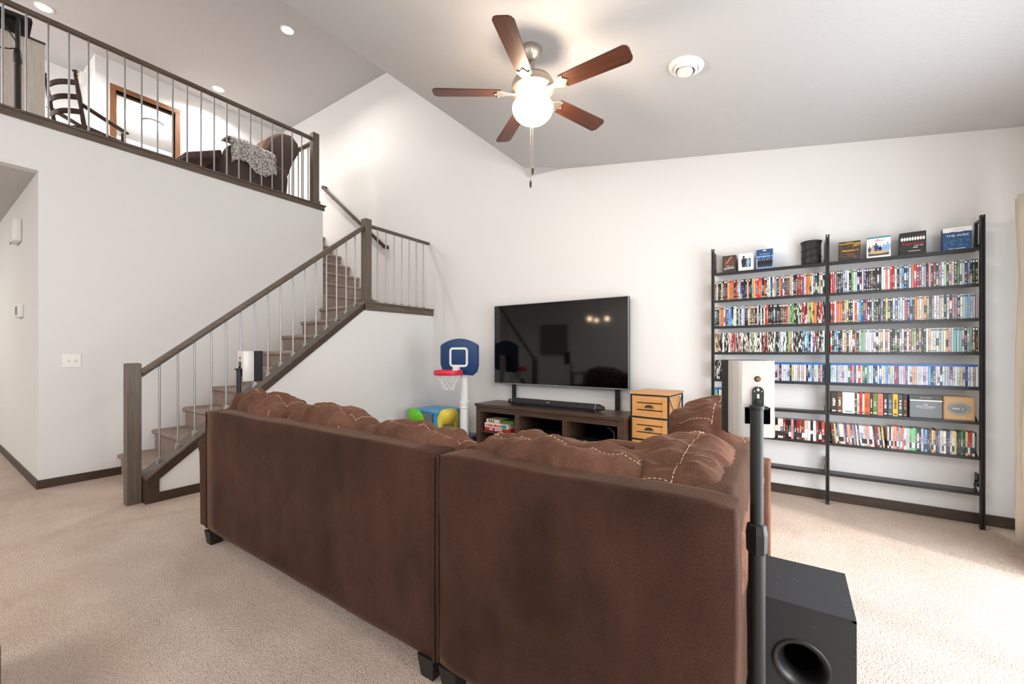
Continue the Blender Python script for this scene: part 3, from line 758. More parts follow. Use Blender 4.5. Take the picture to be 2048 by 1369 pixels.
put('bracket', B().box(rc.x - .03, rc.x + .05, -.16, -.10, 1.09, 1.16, .006), M_white, bk)
b = B(); n = 12
for k in range(n):
    for sg in (-1, 1):
        p = []
        for j in range(7):
            f = j / 6.; rr = .15 - .085 * f ** .7; a = 2 * PI * k / n + sg * f * 1.3
            p.append(rc + Vector((rr * math.cos(a), rr * math.sin(a), -.01 - .20 * f + .01 * math.sin(k * 5))))
        b.tube(p, .0035, 4)
net = put('net', b, M_rope, bk)

tb = thing('kids_table', 'small light blue plastic kids table in the corner', 'table', (-4.24, 4.32, 0))
put('tabletop', B().box(-.27, .26, -.25, .25, .49, .535, .018, 3), M_skyb, tb, smooth=40)
for x in (-.22, .21):
    for y in (-.2, .2): put('leg', B().prism([(-.04, -.04), (.04, -.04), (.04, .04), (-.04, .04)], 2, 0, .495, .01, 2, Matrix.Translation((x, y, 0))), M_skyb, tb)
def kid_chair(label, m, loc, rz):
    t = thing('kids_chair', label, 'chair', loc, rz, None)
    put('seat', B().box(-.15, .15, -.02, .27, .26, .285, .01, 3), m, t, smooth=40)
    for x in (-.125, .125):
        for y in (.01, .24): put('leg', B().tube([(x, y, .265), (x * 1.15, y + (-.02 if y < .1 else .02), 0)], .016, 8), m, t, smooth='all')
    # hooped back rest with an opening low down
    def loopy(hw, h, n=20):
        return [(hw * math.copysign(abs(math.cos(PI * k / n)) ** .55, math.cos(PI * k / n)), h * math.sin(PI * k / n) ** .55) for k in range(n + 1)]
    A1 = loopy(.155, .30); A2 = loopy(.095, .09)
    tt = bmesh.new(); L = []
    for AA, y in ((A1, -.035), (A2, -.035), (A2, -.012), (A1, -.012)):
        L.append([tt.verts.new((p[0], y + .05 * (p[0] / .155) ** 2 - .06 * (p[1] / .3), .27 + p[1])) for p in AA])
    mm = len(A1)
    for q_ in range(4):
        P, Q = L[q_], L[(q_ + 1) % 4]
        for i in range(mm - 1): tt.faces.new((P[i], P[i + 1], Q[i + 1], Q[i]))
    for e in (0, mm - 1): tt.faces.new([L[q_][e] for q_ in range(4)])
    bmesh.ops.recalc_face_normals(tt, faces=tt.faces); b_ = B(); b_._add(tt)
    put('backrest', b_, m, t, smooth='all')
kid_chair('lime green plastic kids chair at the blue table', M_green, (-4.30, 3.99, 0), R(0))
kid_chair('yellow plastic kids chair at the blue table beside the hoop pole', M_yellow, (-3.93, 4.22, 0), R(62))

# ------------------------------------------------------------------ shelving with discs
PX = (-.650, .266, 1.195); FY = 4.555
SZ = [2.125, 1.852, 1.592, 1.335, 1.068, .808, .540, .272]
su = thing('shelving_unit', 'tall black steel two-bay shelving unit against the wall', 'shelves', (.27, 4.6, 0))
O = (-.27, -4.6, 0)
for i, x in enumerate(PX):
    b = B()
    b.box(x - .013, x - .003, FY - .006, FY + .024, 0, 2.375, .001).box(x + .003, x + .013, FY - .006, FY + .024, 0, 2.375, .001).box(x - .004, x + .004, FY + .004, FY + .02, .02, 2.35)
    p = put('post', b, M_shelf, su, O)
    b = B()
    b.box(x - .008, x + .008, FY, 4.698, 2.335, 2.352).box(x - .008, x + .008, 4.680, 4.698, 2.16, 2.345)
    b.box(x - .006, x + .006, FY, 4.698, 2.15, 2.165)
    b.box(x - .006, x + .006, FY + .02, 4.698, .33, .345).box(x - .006, x + .006, 4.64, 4.698, .30, .40)
    put('wall_arm', b, M_shelf, p)
for bay in (0, 1):
    xa, xb = PX[bay] + .014, PX[bay + 1] - .014
    for z in SZ:
        b = B().box(xa, xb, FY, 4.682, z - .004, z + .004)
        b.box(xa, xb, FY - .004, FY + .001, z - .018, z + .006, .001)
        s_ = put('shelf', b, M_shelf, su, O)
        b = B()
        for x in (xa, xb - .004):
            b.prism([(FY + .01, z - .004), (4.67, z - .004), (4.67, z + .055), (FY + .05, z + .012)], 0, x, x + .004)
        put('bracket', b, M_shelf, s_)

CLR = dict(k=(14, 14, 16), K=(30, 28, 32), w=(232, 230, 226), W=(205, 208, 210), r=(150, 32, 34), R=(206, 54, 48), o=(212, 122, 72), y=(216, 186, 96), b=(40, 84, 150), B=(28, 40, 92),
           c=(110, 170, 214), g=(74, 120, 70), G=(104, 180, 90), p=(96, 70, 130), t=(206, 180, 146), n=(104, 70, 52), s=(150, 158, 166), L=(186, 200, 210), P=(222, 150, 140), m=(120, 190, 160))
CNM = dict(k='black', K='dark grey', w='white', W='pale grey', r='dark red', R='bright red', o='orange', y='yellow', b='blue', B='navy', c='light blue', g='green', G='bright green', p='purple', t='tan', n='brown', s='grey', L='ice blue', P='pink', m='mint')
def ordn(n):
    return '%d%s' % (n, 'th' if 10 <= n % 100 <= 20 else {1: 'st', 2: 'nd', 3: 'rd'}.get(n % 10, 'th'))
_proto = {}
def unit_case(kind):
    if kind in _proto: return _proto[kind]
    b_ = B().box(-.5, .5, 0, 1, 0, 1)
    me = bpy.data.meshes.new(kind); b_.bm.to_mesh(me); b_.bm.free()
    me.materials.append({'dvd_case': M_dvd, 'bluray_case': M_blu}.get(kind, M_book)); _proto[kind] = me; return me
ROWN = {1: 'second-highest', 2: 'third', 3: 'fourth', 4: 'fifth', 5: 'sixth', 6: 'seventh'}
count = {'dvd_case': 0}
stuff_cases = []
def fill(bay, row, seq, kind, x0, x1, w, h, dp, what, cat, group, hv=.0, lean=None, n0=0):
    n = len(seq); ws = [w * rnd.uniform(.88, 1.12) for _ in seq]; f = (x1 - x0) / sum(ws); x = x0
    z = SZ[row] + .0045
    for i, ch in enumerate(seq):
        wi = ws[i] * f; hh = h * (1 - rnd.random() * hv); cx = x + wi / 2; x += wi
        yy = FY + .006 + rnd.uniform(0, .004)
        c = lin(tuple(max(0, min(255, v + rnd.uniform(-14, 14))) for v in CLR[ch]))
        if kind == 'dvd_case' and count[kind] >= 300:
            stuff_cases.append((cx, yy, z, wi * .96, dp, hh, ch)); continue
        o = bpy.data.objects.new(kind, unit_case(kind)); COL.objects.link(o)
        o.location = (cx, yy, z); o.scale = (wi * .96, dp, hh); o.color = (*c, 1)
        if lean and lean[0] <= i < lean[1]:
            o.rotation_euler = (0, -R(lean[2]), 0); o.location.x += math.sin(R(lean[2])) * 0; o.scale.z = hh * .97
        o['label'] = '%s %s, %s from left, %s shelf, %s bay' % (CNM[ch], what, ordn(i + 1 + n0), ROWN[row], ('left', 'right')[bay])
        o['category'] = cat; o['group'] = group
        count[kind] = count.get(kind, 0) + 1
LX0, LX1, RX0, RX1 = PX[0] + .018, PX[1] - .02, PX[1] + .02, PX[2] - .022
DV = ('dvd_case',); 
dv = dict(kind='dvd_case', w=.0155, h=.190, dp=.118, what='disc case spine', cat='disc case')
fill(1, 1, 'RRskkkLLwkGwLkkWBkKnkkkkwwPwRrwkLckbWoRrpWskPkrkswWktWkgLLkcKkk', x0=RX0, x1=RX1, group='disc cases, right bay, second-highest shelf', **dv)
fill(1, 2, 'RrwooonWykkwRwcbBrkKWkkksKykkWbLWLRBcKotwtPtKswWtwkWkPskwLccLLs', x0=RX0, x1=RX1, group='disc cases, right bay, third shelf', **dv)
fill(1, 3, 'RkcbkKWtkwWkokLGsWwwLwkwtwPwkkgksWkwrGtktkkWtwwwLLwytLmLmLksmnK', x0=RX0, x1=RX1, group='disc cases, right bay, fourth shelf', **dv)
fill(0, 1, 'rwkktkrktoookrrLBkkktkktyRRRokrkWwBwtpkPrwknntwkkrrrpwooywkBktwk', x0=LX0, x1=LX1, group='disc cases, left bay, second-highest shelf', **dv)
fill(0, 2, 'kkkyoowppcckwwkLKwLkktnnnkLKwkwrRkkKkkkkknnrtgGkkgkrrkPGyookrrk', x0=LX0, x1=LX1, group='disc cases, left bay, third shelf', **dv)
fill(0, 3, 'ttnkkwKkkwPrrsBokWkktkWgtwkkwkrkPkkkgkkswLwkGrwKkkkkcLckwbrkKkw', x0=LX0, x1=LX1, group='disc cases, left bay, fourth shelf', **dv)
fill(0, 4, 'kkkkwko', x0=LX0, x1=LX0 + .12, group='disc cases, left bay, fifth shelf', **dv)
b = B(); cols = []
for (cx, yy, z, wi, dp_, hh, ch) in stuff_cases: b.box(cx - wi / 2, cx + wi / 2, yy, yy + dp_, z, z + hh); cols.append(ch)
if stuff_cases:
    o = put('disc_cases', b, None); o['kind'] = 'stuff'
    chs = sorted(set(cols)); ix = {c: i for i, c in enumerate(chs)}
    for c in chs:
        m = mat('case_' + CNM[c].replace(' ', '_'), CLR[c], .3)
        tt = tex(m, coords(m, (150, 1, 22)), 1.0, 1); lk(m, ramp(m, tt.outputs['Fac'], [(.55, lin(CLR[c])), (.6, lin((225, 220, 210) if sum(CLR[c]) < 350 else (50, 45, 48)))]), bsdf(m).inputs['Base Color'])
        o.data.materials.append(m)
    for i, p in enumerate(o.data.polygons): p.material_index = ix[cols[i // 6]]
    tag(o, 'remaining disc cases on the fourth and fifth shelves of the left bay', 'disc cases', 'disc cases, left bay, fourth shelf')
bl = dict(kind='bluray_case', w=.0125, h=.172, dp=.118, what='blue-topped disc case', cat='disc case')
fill(1, 4, 'mWwsLLPwLgrPnwRtgKGWLkKwbwtcWtLrrLWPpwWtyWWwLWckBWwkWLtBWwWtLKWwtw', x0=RX0, x1=RX1, group='blue-topped cases, right bay, fifth shelf', **bl)
fill(0, 4, 'wstWkLBwRwLksWtbwLPKwwWLkywwtWtwkWsbtLnPk', x0=LX0 + .26, x1=LX1, group='blue-topped cases, left bay, fifth shelf', **bl)
fill(0, 5, 'mGKwtkWkLwkrWtwb', x0=LX0, x1=LX0 + .20, group='blue-topped cases, left bay, sixth shelf', **bl)
gm = dict(kind='paperback', w=.019, h=.178, dp=.11, what='slim book spine', cat='book')
fill(0, 6, 'kLkWsKkWkWPwWsmWkRykwWrkKPkrnrtWkwrkR', x0=LX0 + .12, x1=LX1, group='books, left bay, seventh shelf', hv=.02, **gm)
fill(1, 6, 'rntKsWwypptPnspwKWwLtPPwwkrntky', x0=RX0 + .015, x1=RX0 + .36, group='leaning books, right bay, seventh shelf', hv=.02, lean=(0, 40, 5), **gm)
fill(1, 6, 'wkWPPRcoowWLGmmgkkWbckKtokbWLwkKstyKkgktrrWk', x0=RX0 + .375, x1=RX1 - .008, group='upright books, right bay, seventh shelf', hv=.06, n0=31, **dict(gm, h=.186))

# box sets on the sixth shelf of the right bay
z5 = SZ[5] + .0045
x = RX0 + .004
for w_, h_, m_, ti, tm, lb in ((.045, .178, 'dkbrn', 'SERIES', 'wht', 'mottled dark green box set with pale title'), (.038, .178, 'brn', 'PLANET', 'cream', 'mottled brown box set with pale title'), (.088, .180, 'wht', '', 'gry', 'thick plain white box set'),
        (.014, .174, 'dkbrn', 'EPIC', 'wht', 'thin dark box set'), (.017, .174, 'cream', 'II', 'brn', 'thin cream box set'), (.02, .178, 'red', 'ONE', 'blk', 'red box set with short black title'), (.016, .174, 'cream', '', 'blk', 'narrow cream box set between red and orange'),
        (.02, .180, 'orange', 'TWO', 'blk', 'orange box set, left of two'), (.017, .180, 'orange', 'THREE', 'blk', 'orange box set, right of two'), (.018, .178, 'blk', '24', 'wht', 'narrow black box set beside the orange pair'), (.033, .180, 'grn', 'Lost', 'wht', 'olive green box set with white title'),
        (.036, .180, 'pink', 'SEASON', 'red', 'salmon pink box set'), (.031, .180, 'blk', 'x', 'wht', 'black box set with bold white print'), (.031, .180, 'mgry', 'LIMITED', 'lblue', 'dark grey box set with pale blue title'), (.034, .182, 'ygold', 'FILM', 'blk', 'golden yellow box set'),
        (.03, .180, 'mgry', '5', 'wht', 'dark box set with grey label right of the yellow one'), (.03, .180, 'blk', 'SIX', 'orange', 'black box set with orange-red title')):
    w_ *= .95
    t = thing('box_set', lb + ', sixth shelf', 'box set', (x, FY + .008, z5), 0, 'box sets on the sixth shelf')
    put('box', B().box(.0008, w_ - .0008, 0, .12, 0, h_, .0012), MP(m_), t)
    if ti and ti != 'Lost': marks('spine_print', MP(tm), t, w_ / 2, h_ * .55, w_ * .5, h_ * .42, -.0006, True, 9)
    elif ti: text('lettering', ti, min(w_ * .8, .026), MP(tm), t, (w_ / 2, -.0006, h_ * .52), (R(90), R(90), 0), sx=min(1.0, h_ * .7 / (min(w_ * .8, .026) * .62 * len(ti))))
    put('label_print', B().box(w_ * .2, w_ * .8, -.0005, 0, .012, .022), MP(tm), t)
    x += w_
t = thing('box_set', 'grey metal box set tin with white band facing out on the sixth shelf', 'box set', (x + .012, FY + .006, z5))
put('tin', B().box(0, .190, 0, .09, 0, .183, .008, 3), MP('steel'), t, smooth=40)
put('lid', B().box(.004, .186, -.0015, 0, .145, .180, .0006), MP('mgry'), t)
put('white_band', B().box(.002, .188, -.002, 0, .136, .146), MP('wht'), t)
text('lettering', '007', .018, MP('wht'), t, (.094, -.001, .108)); text('lettering', 'SEAN CONNERY', .016, MP('wht'), t, (.094, -.001, .092), sx=.95)
text('lettering', '6 FILM COLLECTION', .008, MP('wht'), t, (.094, -.001, .08)); text('lettering', 'SEAN CONNERY', .009, MP('wht'), t, (.094, -.0022, .163))
x += .206
t = thing('box_set', 'tan box set with grey-blue oval emblem at the right end of the sixth shelf', 'box set', (x, FY + .006, z5))
t.scale = (.89, 1, 1)
put('box', B().box(0, .190, 0, .1, 0, .183, .003, 2), MP('tan'), t)
put('cover_print', B().prism([(.095 + .075 * math.cos(a), .09 + .052 * math.sin(a)) for a in [k * PI / 16 for k in range(32)]], 1, -.001, 0), MP('steel'), t)
b = B()
for rr_ in (1.0, .8): b.tube([(.095 + .07 * rr_ * math.cos(a), -.0015, .09 + .048 * rr_ * math.sin(a)) for a in [k * PI / 20 for k in range(40)]], .0014, 4, True)
put('emblem_ring', b, MP('cream'), t); marks('cover_print', MP('cream'), t, .095, .09, .08, .014, -.0016)
put('border', B().box(.006, .184, -.0008, 0, .006, .009).box(.006, .184, -.0008, 0, .174, .177).box(.006, .009, -.0008, 0, .006, .177).box(.181, .184, -.0008, 0, .006, .177), MP('gold'), t)

# box sets on the top shelf
zt = SZ[0] + .0045
def figure(b_, x, z, h, y=-.0012, w=1.0):
    n = 10; r_ = h * .11
    b_.prism([(x + r_ * .85 * math.cos(a), z + h - r_ + r_ * math.sin(a)) for a in [k * 2 * PI / n for k in range(n)]], 1, y, 0)
    b_.prism([(x - h * .11 * w, z), (x + h * .11 * w, z), (x + h * .19 * w, z + h * .55), (x + h * .15 * w, z + h * .74), (x, z + h * .79), (x - h * .15 * w, z + h * .74), (x - h * .19 * w, z + h * .55)], 1, y * .8, 0)
def case(name, label, px, w_, d_, h_, m_, rz=0, yo=.0):
    t = thing(name, label, 'box set', (px, FY + .012 + yo, zt), rz, 'box sets on the top shelf')
    put('box', B().box(0, w_, 0, d_, 0, h_, .002), m_, t); return t
t = case('box_set', 'dark brown box set reading EMPIRE at the left end of the top shelf', -.565, .118, .09, .165, MP('dkbrn'))
b = B(); figure(b, .03, .055, .09); figure(b, .06, .07, .085); figure(b, .09, .055, .09); put('cover_figures', b, MP('brn'), t)
put('cover_arm', B().prism([(.03, .085), (.036, .083), (.085, .15), (.078, .155)], 1, -.002, 0), MP('skin'), t)
marks('cover_print', MP('cream'), t, .062, .060, .05, .007, -.002); text('lettering', 'EMPIRE', .027, MP('wht'), t, (.059, -.002, .038), (R(90), R(-6), 0), sx=1.05)
t = case('box_set', 'white box set with two dark-suited figures in a black square', -.425, .128, .08, .17, MP('wht'), R(2))
put('cover_square', B().box(.062, .104, -.0012, 0, .035, .12), MP('blk'), t)
b = B(); figure(b, .045, .035, .11, -.0016); put('cover_figures', b, MP('blk'), t)
b = B(); figure(b, .082, .037, .085, -.002); put('cover_figures', b, MP('lblue'), t)
marks('cover_print', MP('cream'), t, .082, .108, .03, .006, -.0022, n=4)
t = case('box_set', 'blue box set with a row of figures before a skyline', -.275, .135, .09, .185, MP('lblue'))
put('cover_band', B().box(0, .135, -.0008, 0, .125, .185), MP('dblue'), t)
b = B()
for k in range(14): b.box(.004 + k * .0092, .004 + k * .0092 + .007, -.001, 0, .098, .108 + .012 * rnd.random() + (.02 if k == 12 else 0))
put('cover_skyline', b, MP('dblue'), t)
b = B()
for k in range(6): figure(b, .02 + .02 * k, .016, .082 + .008 * (k % 2), -.0018, .8)
put('cover_figures', b, MP('blk'), t); text('lettering', 'F R I E N D S', .014, MP('wht'), t, (.067, -.0012, .14)); put('cover_logo', B().box(.055, .08, -.0016, 0, .168, .178, .0005), MP('wht'), t)
t = thing('canister', 'black ribbed round canister on the top shelf beside the middle post', 'canister', (.152, FY + .085, zt))
prof = [(0, 0), (.066, 0), (.074, .006)]
for k in range(3): prof += [(.076, .012 + k * .062), (.074, .018 + k * .062), (.074, .064 + k * .062), (.077, .068 + k * .062)]
prof += [(.076, .202), (.080, .206), (.081, .216), (.076, .218), (0, .216)]
put('body', B().lathe(prof, 32), M_blackmat, t, smooth=30); put('lid', B().lathe([(0, .216), (.07, .216), (.07, .220), (0, .221)], 32), M_black, t, smooth=30)
t = case('box_set', 'dark gold box set with a reaching arm on the cover beside the middle post', .345, .145, .085, .165, MP('dkbrn'), R(-2))
put('cover_band', B().box(.0, .145, -.0008, 0, .142, .147), MP('ygold'), t)
b = B()
for k in range(60):
    xx, zz = rnd.uniform(.004, .138), rnd.uniform(.03, .135); b.box(xx, xx + .005, -.0009, 0, zz, zz + .002)
put('cover_sparks', b, MP('gold'), t); put('cover_arm', B().prism([(.045, .055), (.07, .04), (.118, .012), (.125, .03), (.085, .06), (.05, .075)], 1, -.0016, 0), MP('brn'), t)
put('cover_arm', B().prism([(.09, .115), (.138, .125), (.14, .14), (.1, .135)], 1, -.0016, 0), MP('gold'), t)
marks('cover_print', MP('ygold'), t, .078, .085, .11, .012, -.002); marks('cover_print', MP('ygold'), t, .075, .155, .05, .005, -.001)
t = case('box_set', 'white box set reading the office with people behind a table', .53, .150, .10, .175, MP('wht'), R(-4))
put('cover_band', B().box(-.0005, .150, -.0006, .08, .162, .1755), MP('teal'), t)
text('lettering', 'office', .026, MP('red'), t, (.077, -.001, .143))
for k, (xx, c) in enumerate(((.018, 'dblue'), (.040, 'tan'), (.060, 'dblue'), (.085, 'blk'), (.108, 'lblue'), (.132, 'lblue'))):
    b = B(); figure(b, xx, .045, .055 + .012 * (k % 3), -.0012, 1.1); put('cover_figures', b, MP(c), t)
put('cover_table', B().prism([(.075 + .068 * math.cos(a), .045 + .012 * math.sin(a)) for a in [k * PI / 10 for k in range(20)]], 1, -.002, 0), MP('tan'), t)
put('cover_table_edge', B().box(.01, .14, -.0018, 0, .018, .04), MP('mgry'), t)
t = case('box_set', 'black box set with bright red title on the top shelf of the right bay', .735, .155, .10, .18, MP('blk'), R(-5))
b = B()
for k in range(9): figure(b, .014 + .0158 * k, .112, .03, -.0014, 1.3)
put('cover_figures', b, MP('wht'), t); marks('cover_print', MP('red'), t, .125, .155, .04, .004); text('lettering', 'Sopranos', .036, MP('red'), t, (.078, -.002, .088), sx=.93)
marks('cover_print', MP('wht'), t, .115, .069, .05, .006); marks('cover_print', MP('cream'), t, .095, .054, .028, .012, n=3); put('cover_line', B().box(.05, .12, -.001, 0, .026, .029), MP('wht'), t)
t = case('box_set', 'blue and white box set reading THE WIRE beside the right post', .985, .155, .085, .175, MP('dblue'), R(-4))
put('cover_band', B().prism([(0, .175), (0, .142), (.03, .139), (.05, .143), (.09, .138), (.12, .142), (.155, .139), (.155, .175)], 1, -.0008, 0), MP('wht'), t)
text('lettering', 'THE WIRE', .024, MP('wht'), t, (.078, -.001, .112), sx=1.15)
b = B()
for k in range(26):
    xx, zz = rnd.uniform(.004, .14), rnd.uniform(.02, .08); b.box(xx, xx + .012, -.0007, 0, zz, zz + .004)
put('cover_brush', b, MP('teal'), t); marks('cover_print', MP('wht'), t, .078, .012, .09, .006); marks('cover_print', MP('gry'), t, .085, .158, .06, .004)

# ------------------------------------------------------------------ speakers, stands, subwoofer
def speaker_stand(label, x, y, h, rz, s=1.0, split=.82):
    t = thing('speaker_stand', label, 'speaker stand', (x, y, 0), rz)
    put('base', B().lathe([(0, 0), (.115, 0), (.118, .006), (.11, .014), (.03, .022), (0, .024)], 32), M_blackmat, t, smooth=35)
    put('lower_tube', B().lathe([(.0215 * s, .015), (.0215 * s, split)], 20), M_blackmat, t, smooth=35)
    put('collar', B().lathe([(.024 * s, split - .035), (.0265 * s, split - .03), (.0275 * s, split + .02), (.024 * s, split + .045), (.02 * s, split + .048), (.0, split + .048)], 8), M_black, t)
    put('upper_tube', B().lathe([(.0168 * s, split), (.0168 * s, h)], 20), M_blackmat, t, smooth=35)
    put('cap', B().lathe([(.0175 * s, h - .004), (.0195 * s, h), (.0185 * s, h + .008), (.0, h + .009)], 20), M_black, t, smooth=35)
    return t
def satellite(label, cx, cy, z0, Hs, rz, s=1.0):
    """local: back plate faces -y, black grille front at +y"""
    t = thing('satellite_speaker', label, 'speaker', (cx, cy, z0), rz)
    w = .052 * s; dd = .078 * s
    n = 6; prof = []
    back = -dd
    prof = [(w * 1.0, .0), (w, back + .015)] + [(w * (.97 - .03 * k), back + .015 - .015 * k / 3.) for k in range(1, 4)]
    prof = [(w + .004, 0), (w + .002, back * .55), (w - .003, back * .9), (w - .010, back)]
    prof = prof + [(-p[0], p[1]) for p in prof[::-1]]
    cab = put('cabinet', B().prism(prof, 2, .0, Hs, .003, 2), M_silvercab, t, smooth=40)
    put('front_grille', B().prism([(w + .006, 0), (w + .004, .06 * s), (w * .8, .075 * s), (-w * .8, .075 * s), (-w - .004, .06 * s), (-w - .006, 0)], 2, -.003, Hs + .001, .002), M_grille, t, smooth=40)
    # threaded socket, connection recess
    put('socket', B().lathe([(0, 0), (.0085, 0), (.0085, .002), (.006, .003), (0, .001)], 20, (0, back, Hs * .765), Matrix.Rotation(R(90), 4, 'X')), M_black, t, smooth=30)
    put('socket_ring', B().lathe([(.002, .003), (.005, .003), (.005, .0045), (.002, .0045)], 16, (0, back, Hs * .765), Matrix.Rotation(R(90), 4, 'X'), cap=False), MP('gold'), t)
    put('terminal_recess', B().prism([(-.034, Hs * .18), (.034, Hs * .18), (.034, Hs * .395), (-.034, Hs * .395)], 1, back - .0015, back + .001, .0006), M_void, t)
    put('terminal_marks', B().box(-.018, -.010, back - .001, back, Hs * .135, Hs * .14).box(.010, .018, back - .001, back, Hs * .135, Hs * .14), MP('mgry'), t)
    # arched mounting bracket
    pts_ = [(.0155, Hs * .42), (.0155, Hs * .60)] + [(.0155 * math.cos(a), Hs * .60 + .0155 * math.sin(a)) for a in [k * PI / 8 for k in range(1, 8)]] + [(-.0155, Hs * .60), (-.0155, Hs * .42)]
    br = put('mounting_bracket', B().prism(pts_, 1, back - .005, back - .001, .0005), M_black, t)
    b_ = B()
    for (hx, hz, hr) in ((0, .625, .0038), (-.010, .605, .0015), (.010, .605, .0015), (0, .66, .0012)):
        b_.lathe([(0, 0), (hr, 0), (hr, .0006), (0, .0006)], 12, (hx, back - .005, Hs * hz), Matrix.Rotation(R(90), 4, 'X'))
    b_.box(-.003, .003, back - .0056, back - .005, Hs * .515, Hs * .57, .0002)
    put('bracket_hole', b_, MP('cream'), br)
    put('knob', B().lathe([(0, 0), (.007, 0), (.007, .004), (0, .005)], 10, (0, back - .005, Hs * .475), Matrix.Rotation(R(90), 4, 'X')), M_black, br, smooth=30)
    put('clamp', B().prism([(-.016, back - .036), (.016, back - .036), (.016, back), (-.016, back)], 2, Hs * .385, Hs * .425, .002), M_black, br)
    return t
# near speaker: back plate turned to the camera
nx, ny = -.081, 1.365
speaker_stand('black speaker stand in front of the subwoofer at the right end of the sofa', nx, ny, 1.176, 0, 1.0, .80)
aim = math.atan2(.081, 1.365)
satellite('silver satellite speaker on the tall stand before the shelving', nx - .032, ny + .108, 1.086, .225, R(24))
# far speaker by the stairs
speaker_stand('black speaker stand between the sofa arm and the stairs', -3.72, 1.53, 1.20, 0, 1.0, .80)
satellite('silver and black satellite speaker on the stand before the stair railing', -3.743, 1.626, 1.10, .25, R(3), 1.03)

sw = thing('subwoofer', 'large black subwoofer cube with round port on the floor beside the sofa', 'subwoofer', (.024, 1.755, 0))
w2, dS, hS = .155, .36, .45
b = B(); t = bmesh.new()
n = 48; cx, cz, pr_ = .005, .245, .083
circ = [t.verts.new((cx + pr_ * math.cos(2 * PI * k / n), 0, cz + pr_ * math.sin(2 * PI * k / n))) for k in range(n)]
def onrect(a):
    c_, s_ = math.cos(a), math.sin(a); x0_, x1_, z0_, z1_ = -w2, w2, .02, hS
    ts = []
    if abs(c_) > 1e-9: ts.append(((x1_ if c_ > 0 else x0_) - cx) / c_)
    if abs(s_) > 1e-9: ts.append(((z1_ if s_ > 0 else z0_) - cz) / s_)
    q_ = min(ts); return (cx + c_ * q_, 0, cz + s_ * q_)
rect = [t.verts.new(onrect(2 * PI * k / n)) for k in range(n)]
for k in range(n): t.faces.new((circ[k], circ[(k + 1) % n], rect[(k + 1) % n], rect[k]))
b._add(t)
b.box(-w2, w2, .075, dS, .02, hS, .001)
b.box(-w2, w2, .001, .076, hS - .012, hS).box(-w2, w2, .001, .076, .02, .032).box(-w2, -w2 + .012, .001, .076, .021, hS - .001).box(w2 - .012, w2, .001, .076, .021, hS - .001)
M_sub = mat('black_vinyl_cabinet', (38, 40, 43), .55)
_n = tex(M_sub, coords(M_sub), 160, 3); bump(M_sub, _n.outputs['Fac'], .3, .001)
sp_ = tex(M_sub, coords(M_sub), 55, 2)
lk(M_sub, ramp(M_sub, sp_.outputs['Fac'], [(.72, lin((36, 37, 40))), (.80, lin((110, 112, 116)))]), bsdf(M_sub).inputs['Base Color'])
put('cabinet', b, M_sub, sw)
put('port', B().lathe([(.050, -.060), (.054, -.035), (.062, -.014), (.070, -.001), (.078, .004), (.085, .003), (.087, -.001)], 48, (cx, 0, cz), Matrix.Rotation(R(90), 4, 'X'), cap=False), M_black, sw, smooth='all')
put('port_dark', B().lathe([(0, -.062), (.055, -.062), (.055, -.058), (0, -.058)], 40, (cx, 0, cz), Matrix.Rotation(R(90), 4, 'X')), M_void, sw)  # black disc stands in for the darkness deep in the port
put('screw', B().lathe([(0, 0), (.006, 0), (.006, .002), (0, .003)], 12, (-.10, 0, .395), Matrix.Rotation(R(90), 4, 'X')).lathe([(0, 0), (.006, 0), (.006, .002), (0, .003)], 12, (.03, 0, .09), Matrix.Rotation(R(90), 4, 'X')), M_black, sw)
for x in (-.12, .12):
    for y in (.04, .32): put('foot', B().lathe([(.018, 0), (.02, .02)], 14, (x, y, 0)), M_black, sw)

# ------------------------------------------------------------------ ceiling fan
FX, FYY = -1.537, 2.536
fc = 3.676 - .1678 * (FX + 2.407)
fn = thing('ceiling_fan', 'five-blade walnut ceiling fan with glowing glass bowl and pull chains', 'ceiling fan', (FX, FYY, 3.2))
tl = Matrix.Rotation(-math.atan(-.1678), 4, 'Y')
put('canopy', B().lathe([(0, .0), (.066, .0), (.070, -.012), (.064, -.045), (.040, -.085), (.026, -.098), (0, -.10)][::-1], 28, (0, 0, fc - 3.2 - .004), tl), M_nickel, fn, smooth=40)
put('downrod', B().lathe([(.013, .07), (.013, fc - 3.2 - .06)], 12), M_nickel, fn, smooth=40)
put('motor_housing', B().lathe([(0, .115), (.05, .113), (.095, .105), (.138, .085), (.150, .06), (.150, .035), (.154, .03), (.154, .018), (.142, .01), (.115, -.01), (.08, -.02), (0, -.022)][::-1], 40), M_nickel, fn, smooth=40)
put('switch_housing', B().lathe([(0, -.02), (.07, -.02), (.075, -.05), (.105, -.072), (.108, -.085), (0, -.085)][::-1], 32), M_nickel, fn, smooth=40)
pr = [(.140, -.085)] + [(.148 * math.cos(a) ** .75, -.092 - .118 * math.sin(a)) for a in [k * PI / 24 for k in range(1, 12)]] + [(0, -.212)]
put('glass_bowl', B().lathe([(0, -.086)] + pr, 40), M_globe, fn, smooth=60)
put('finial', B().lathe([(0, -.205), (.012, -.208), (.009, -.222), (0, -.226)][::-1], 12), M_nickel, fn, smooth=60)
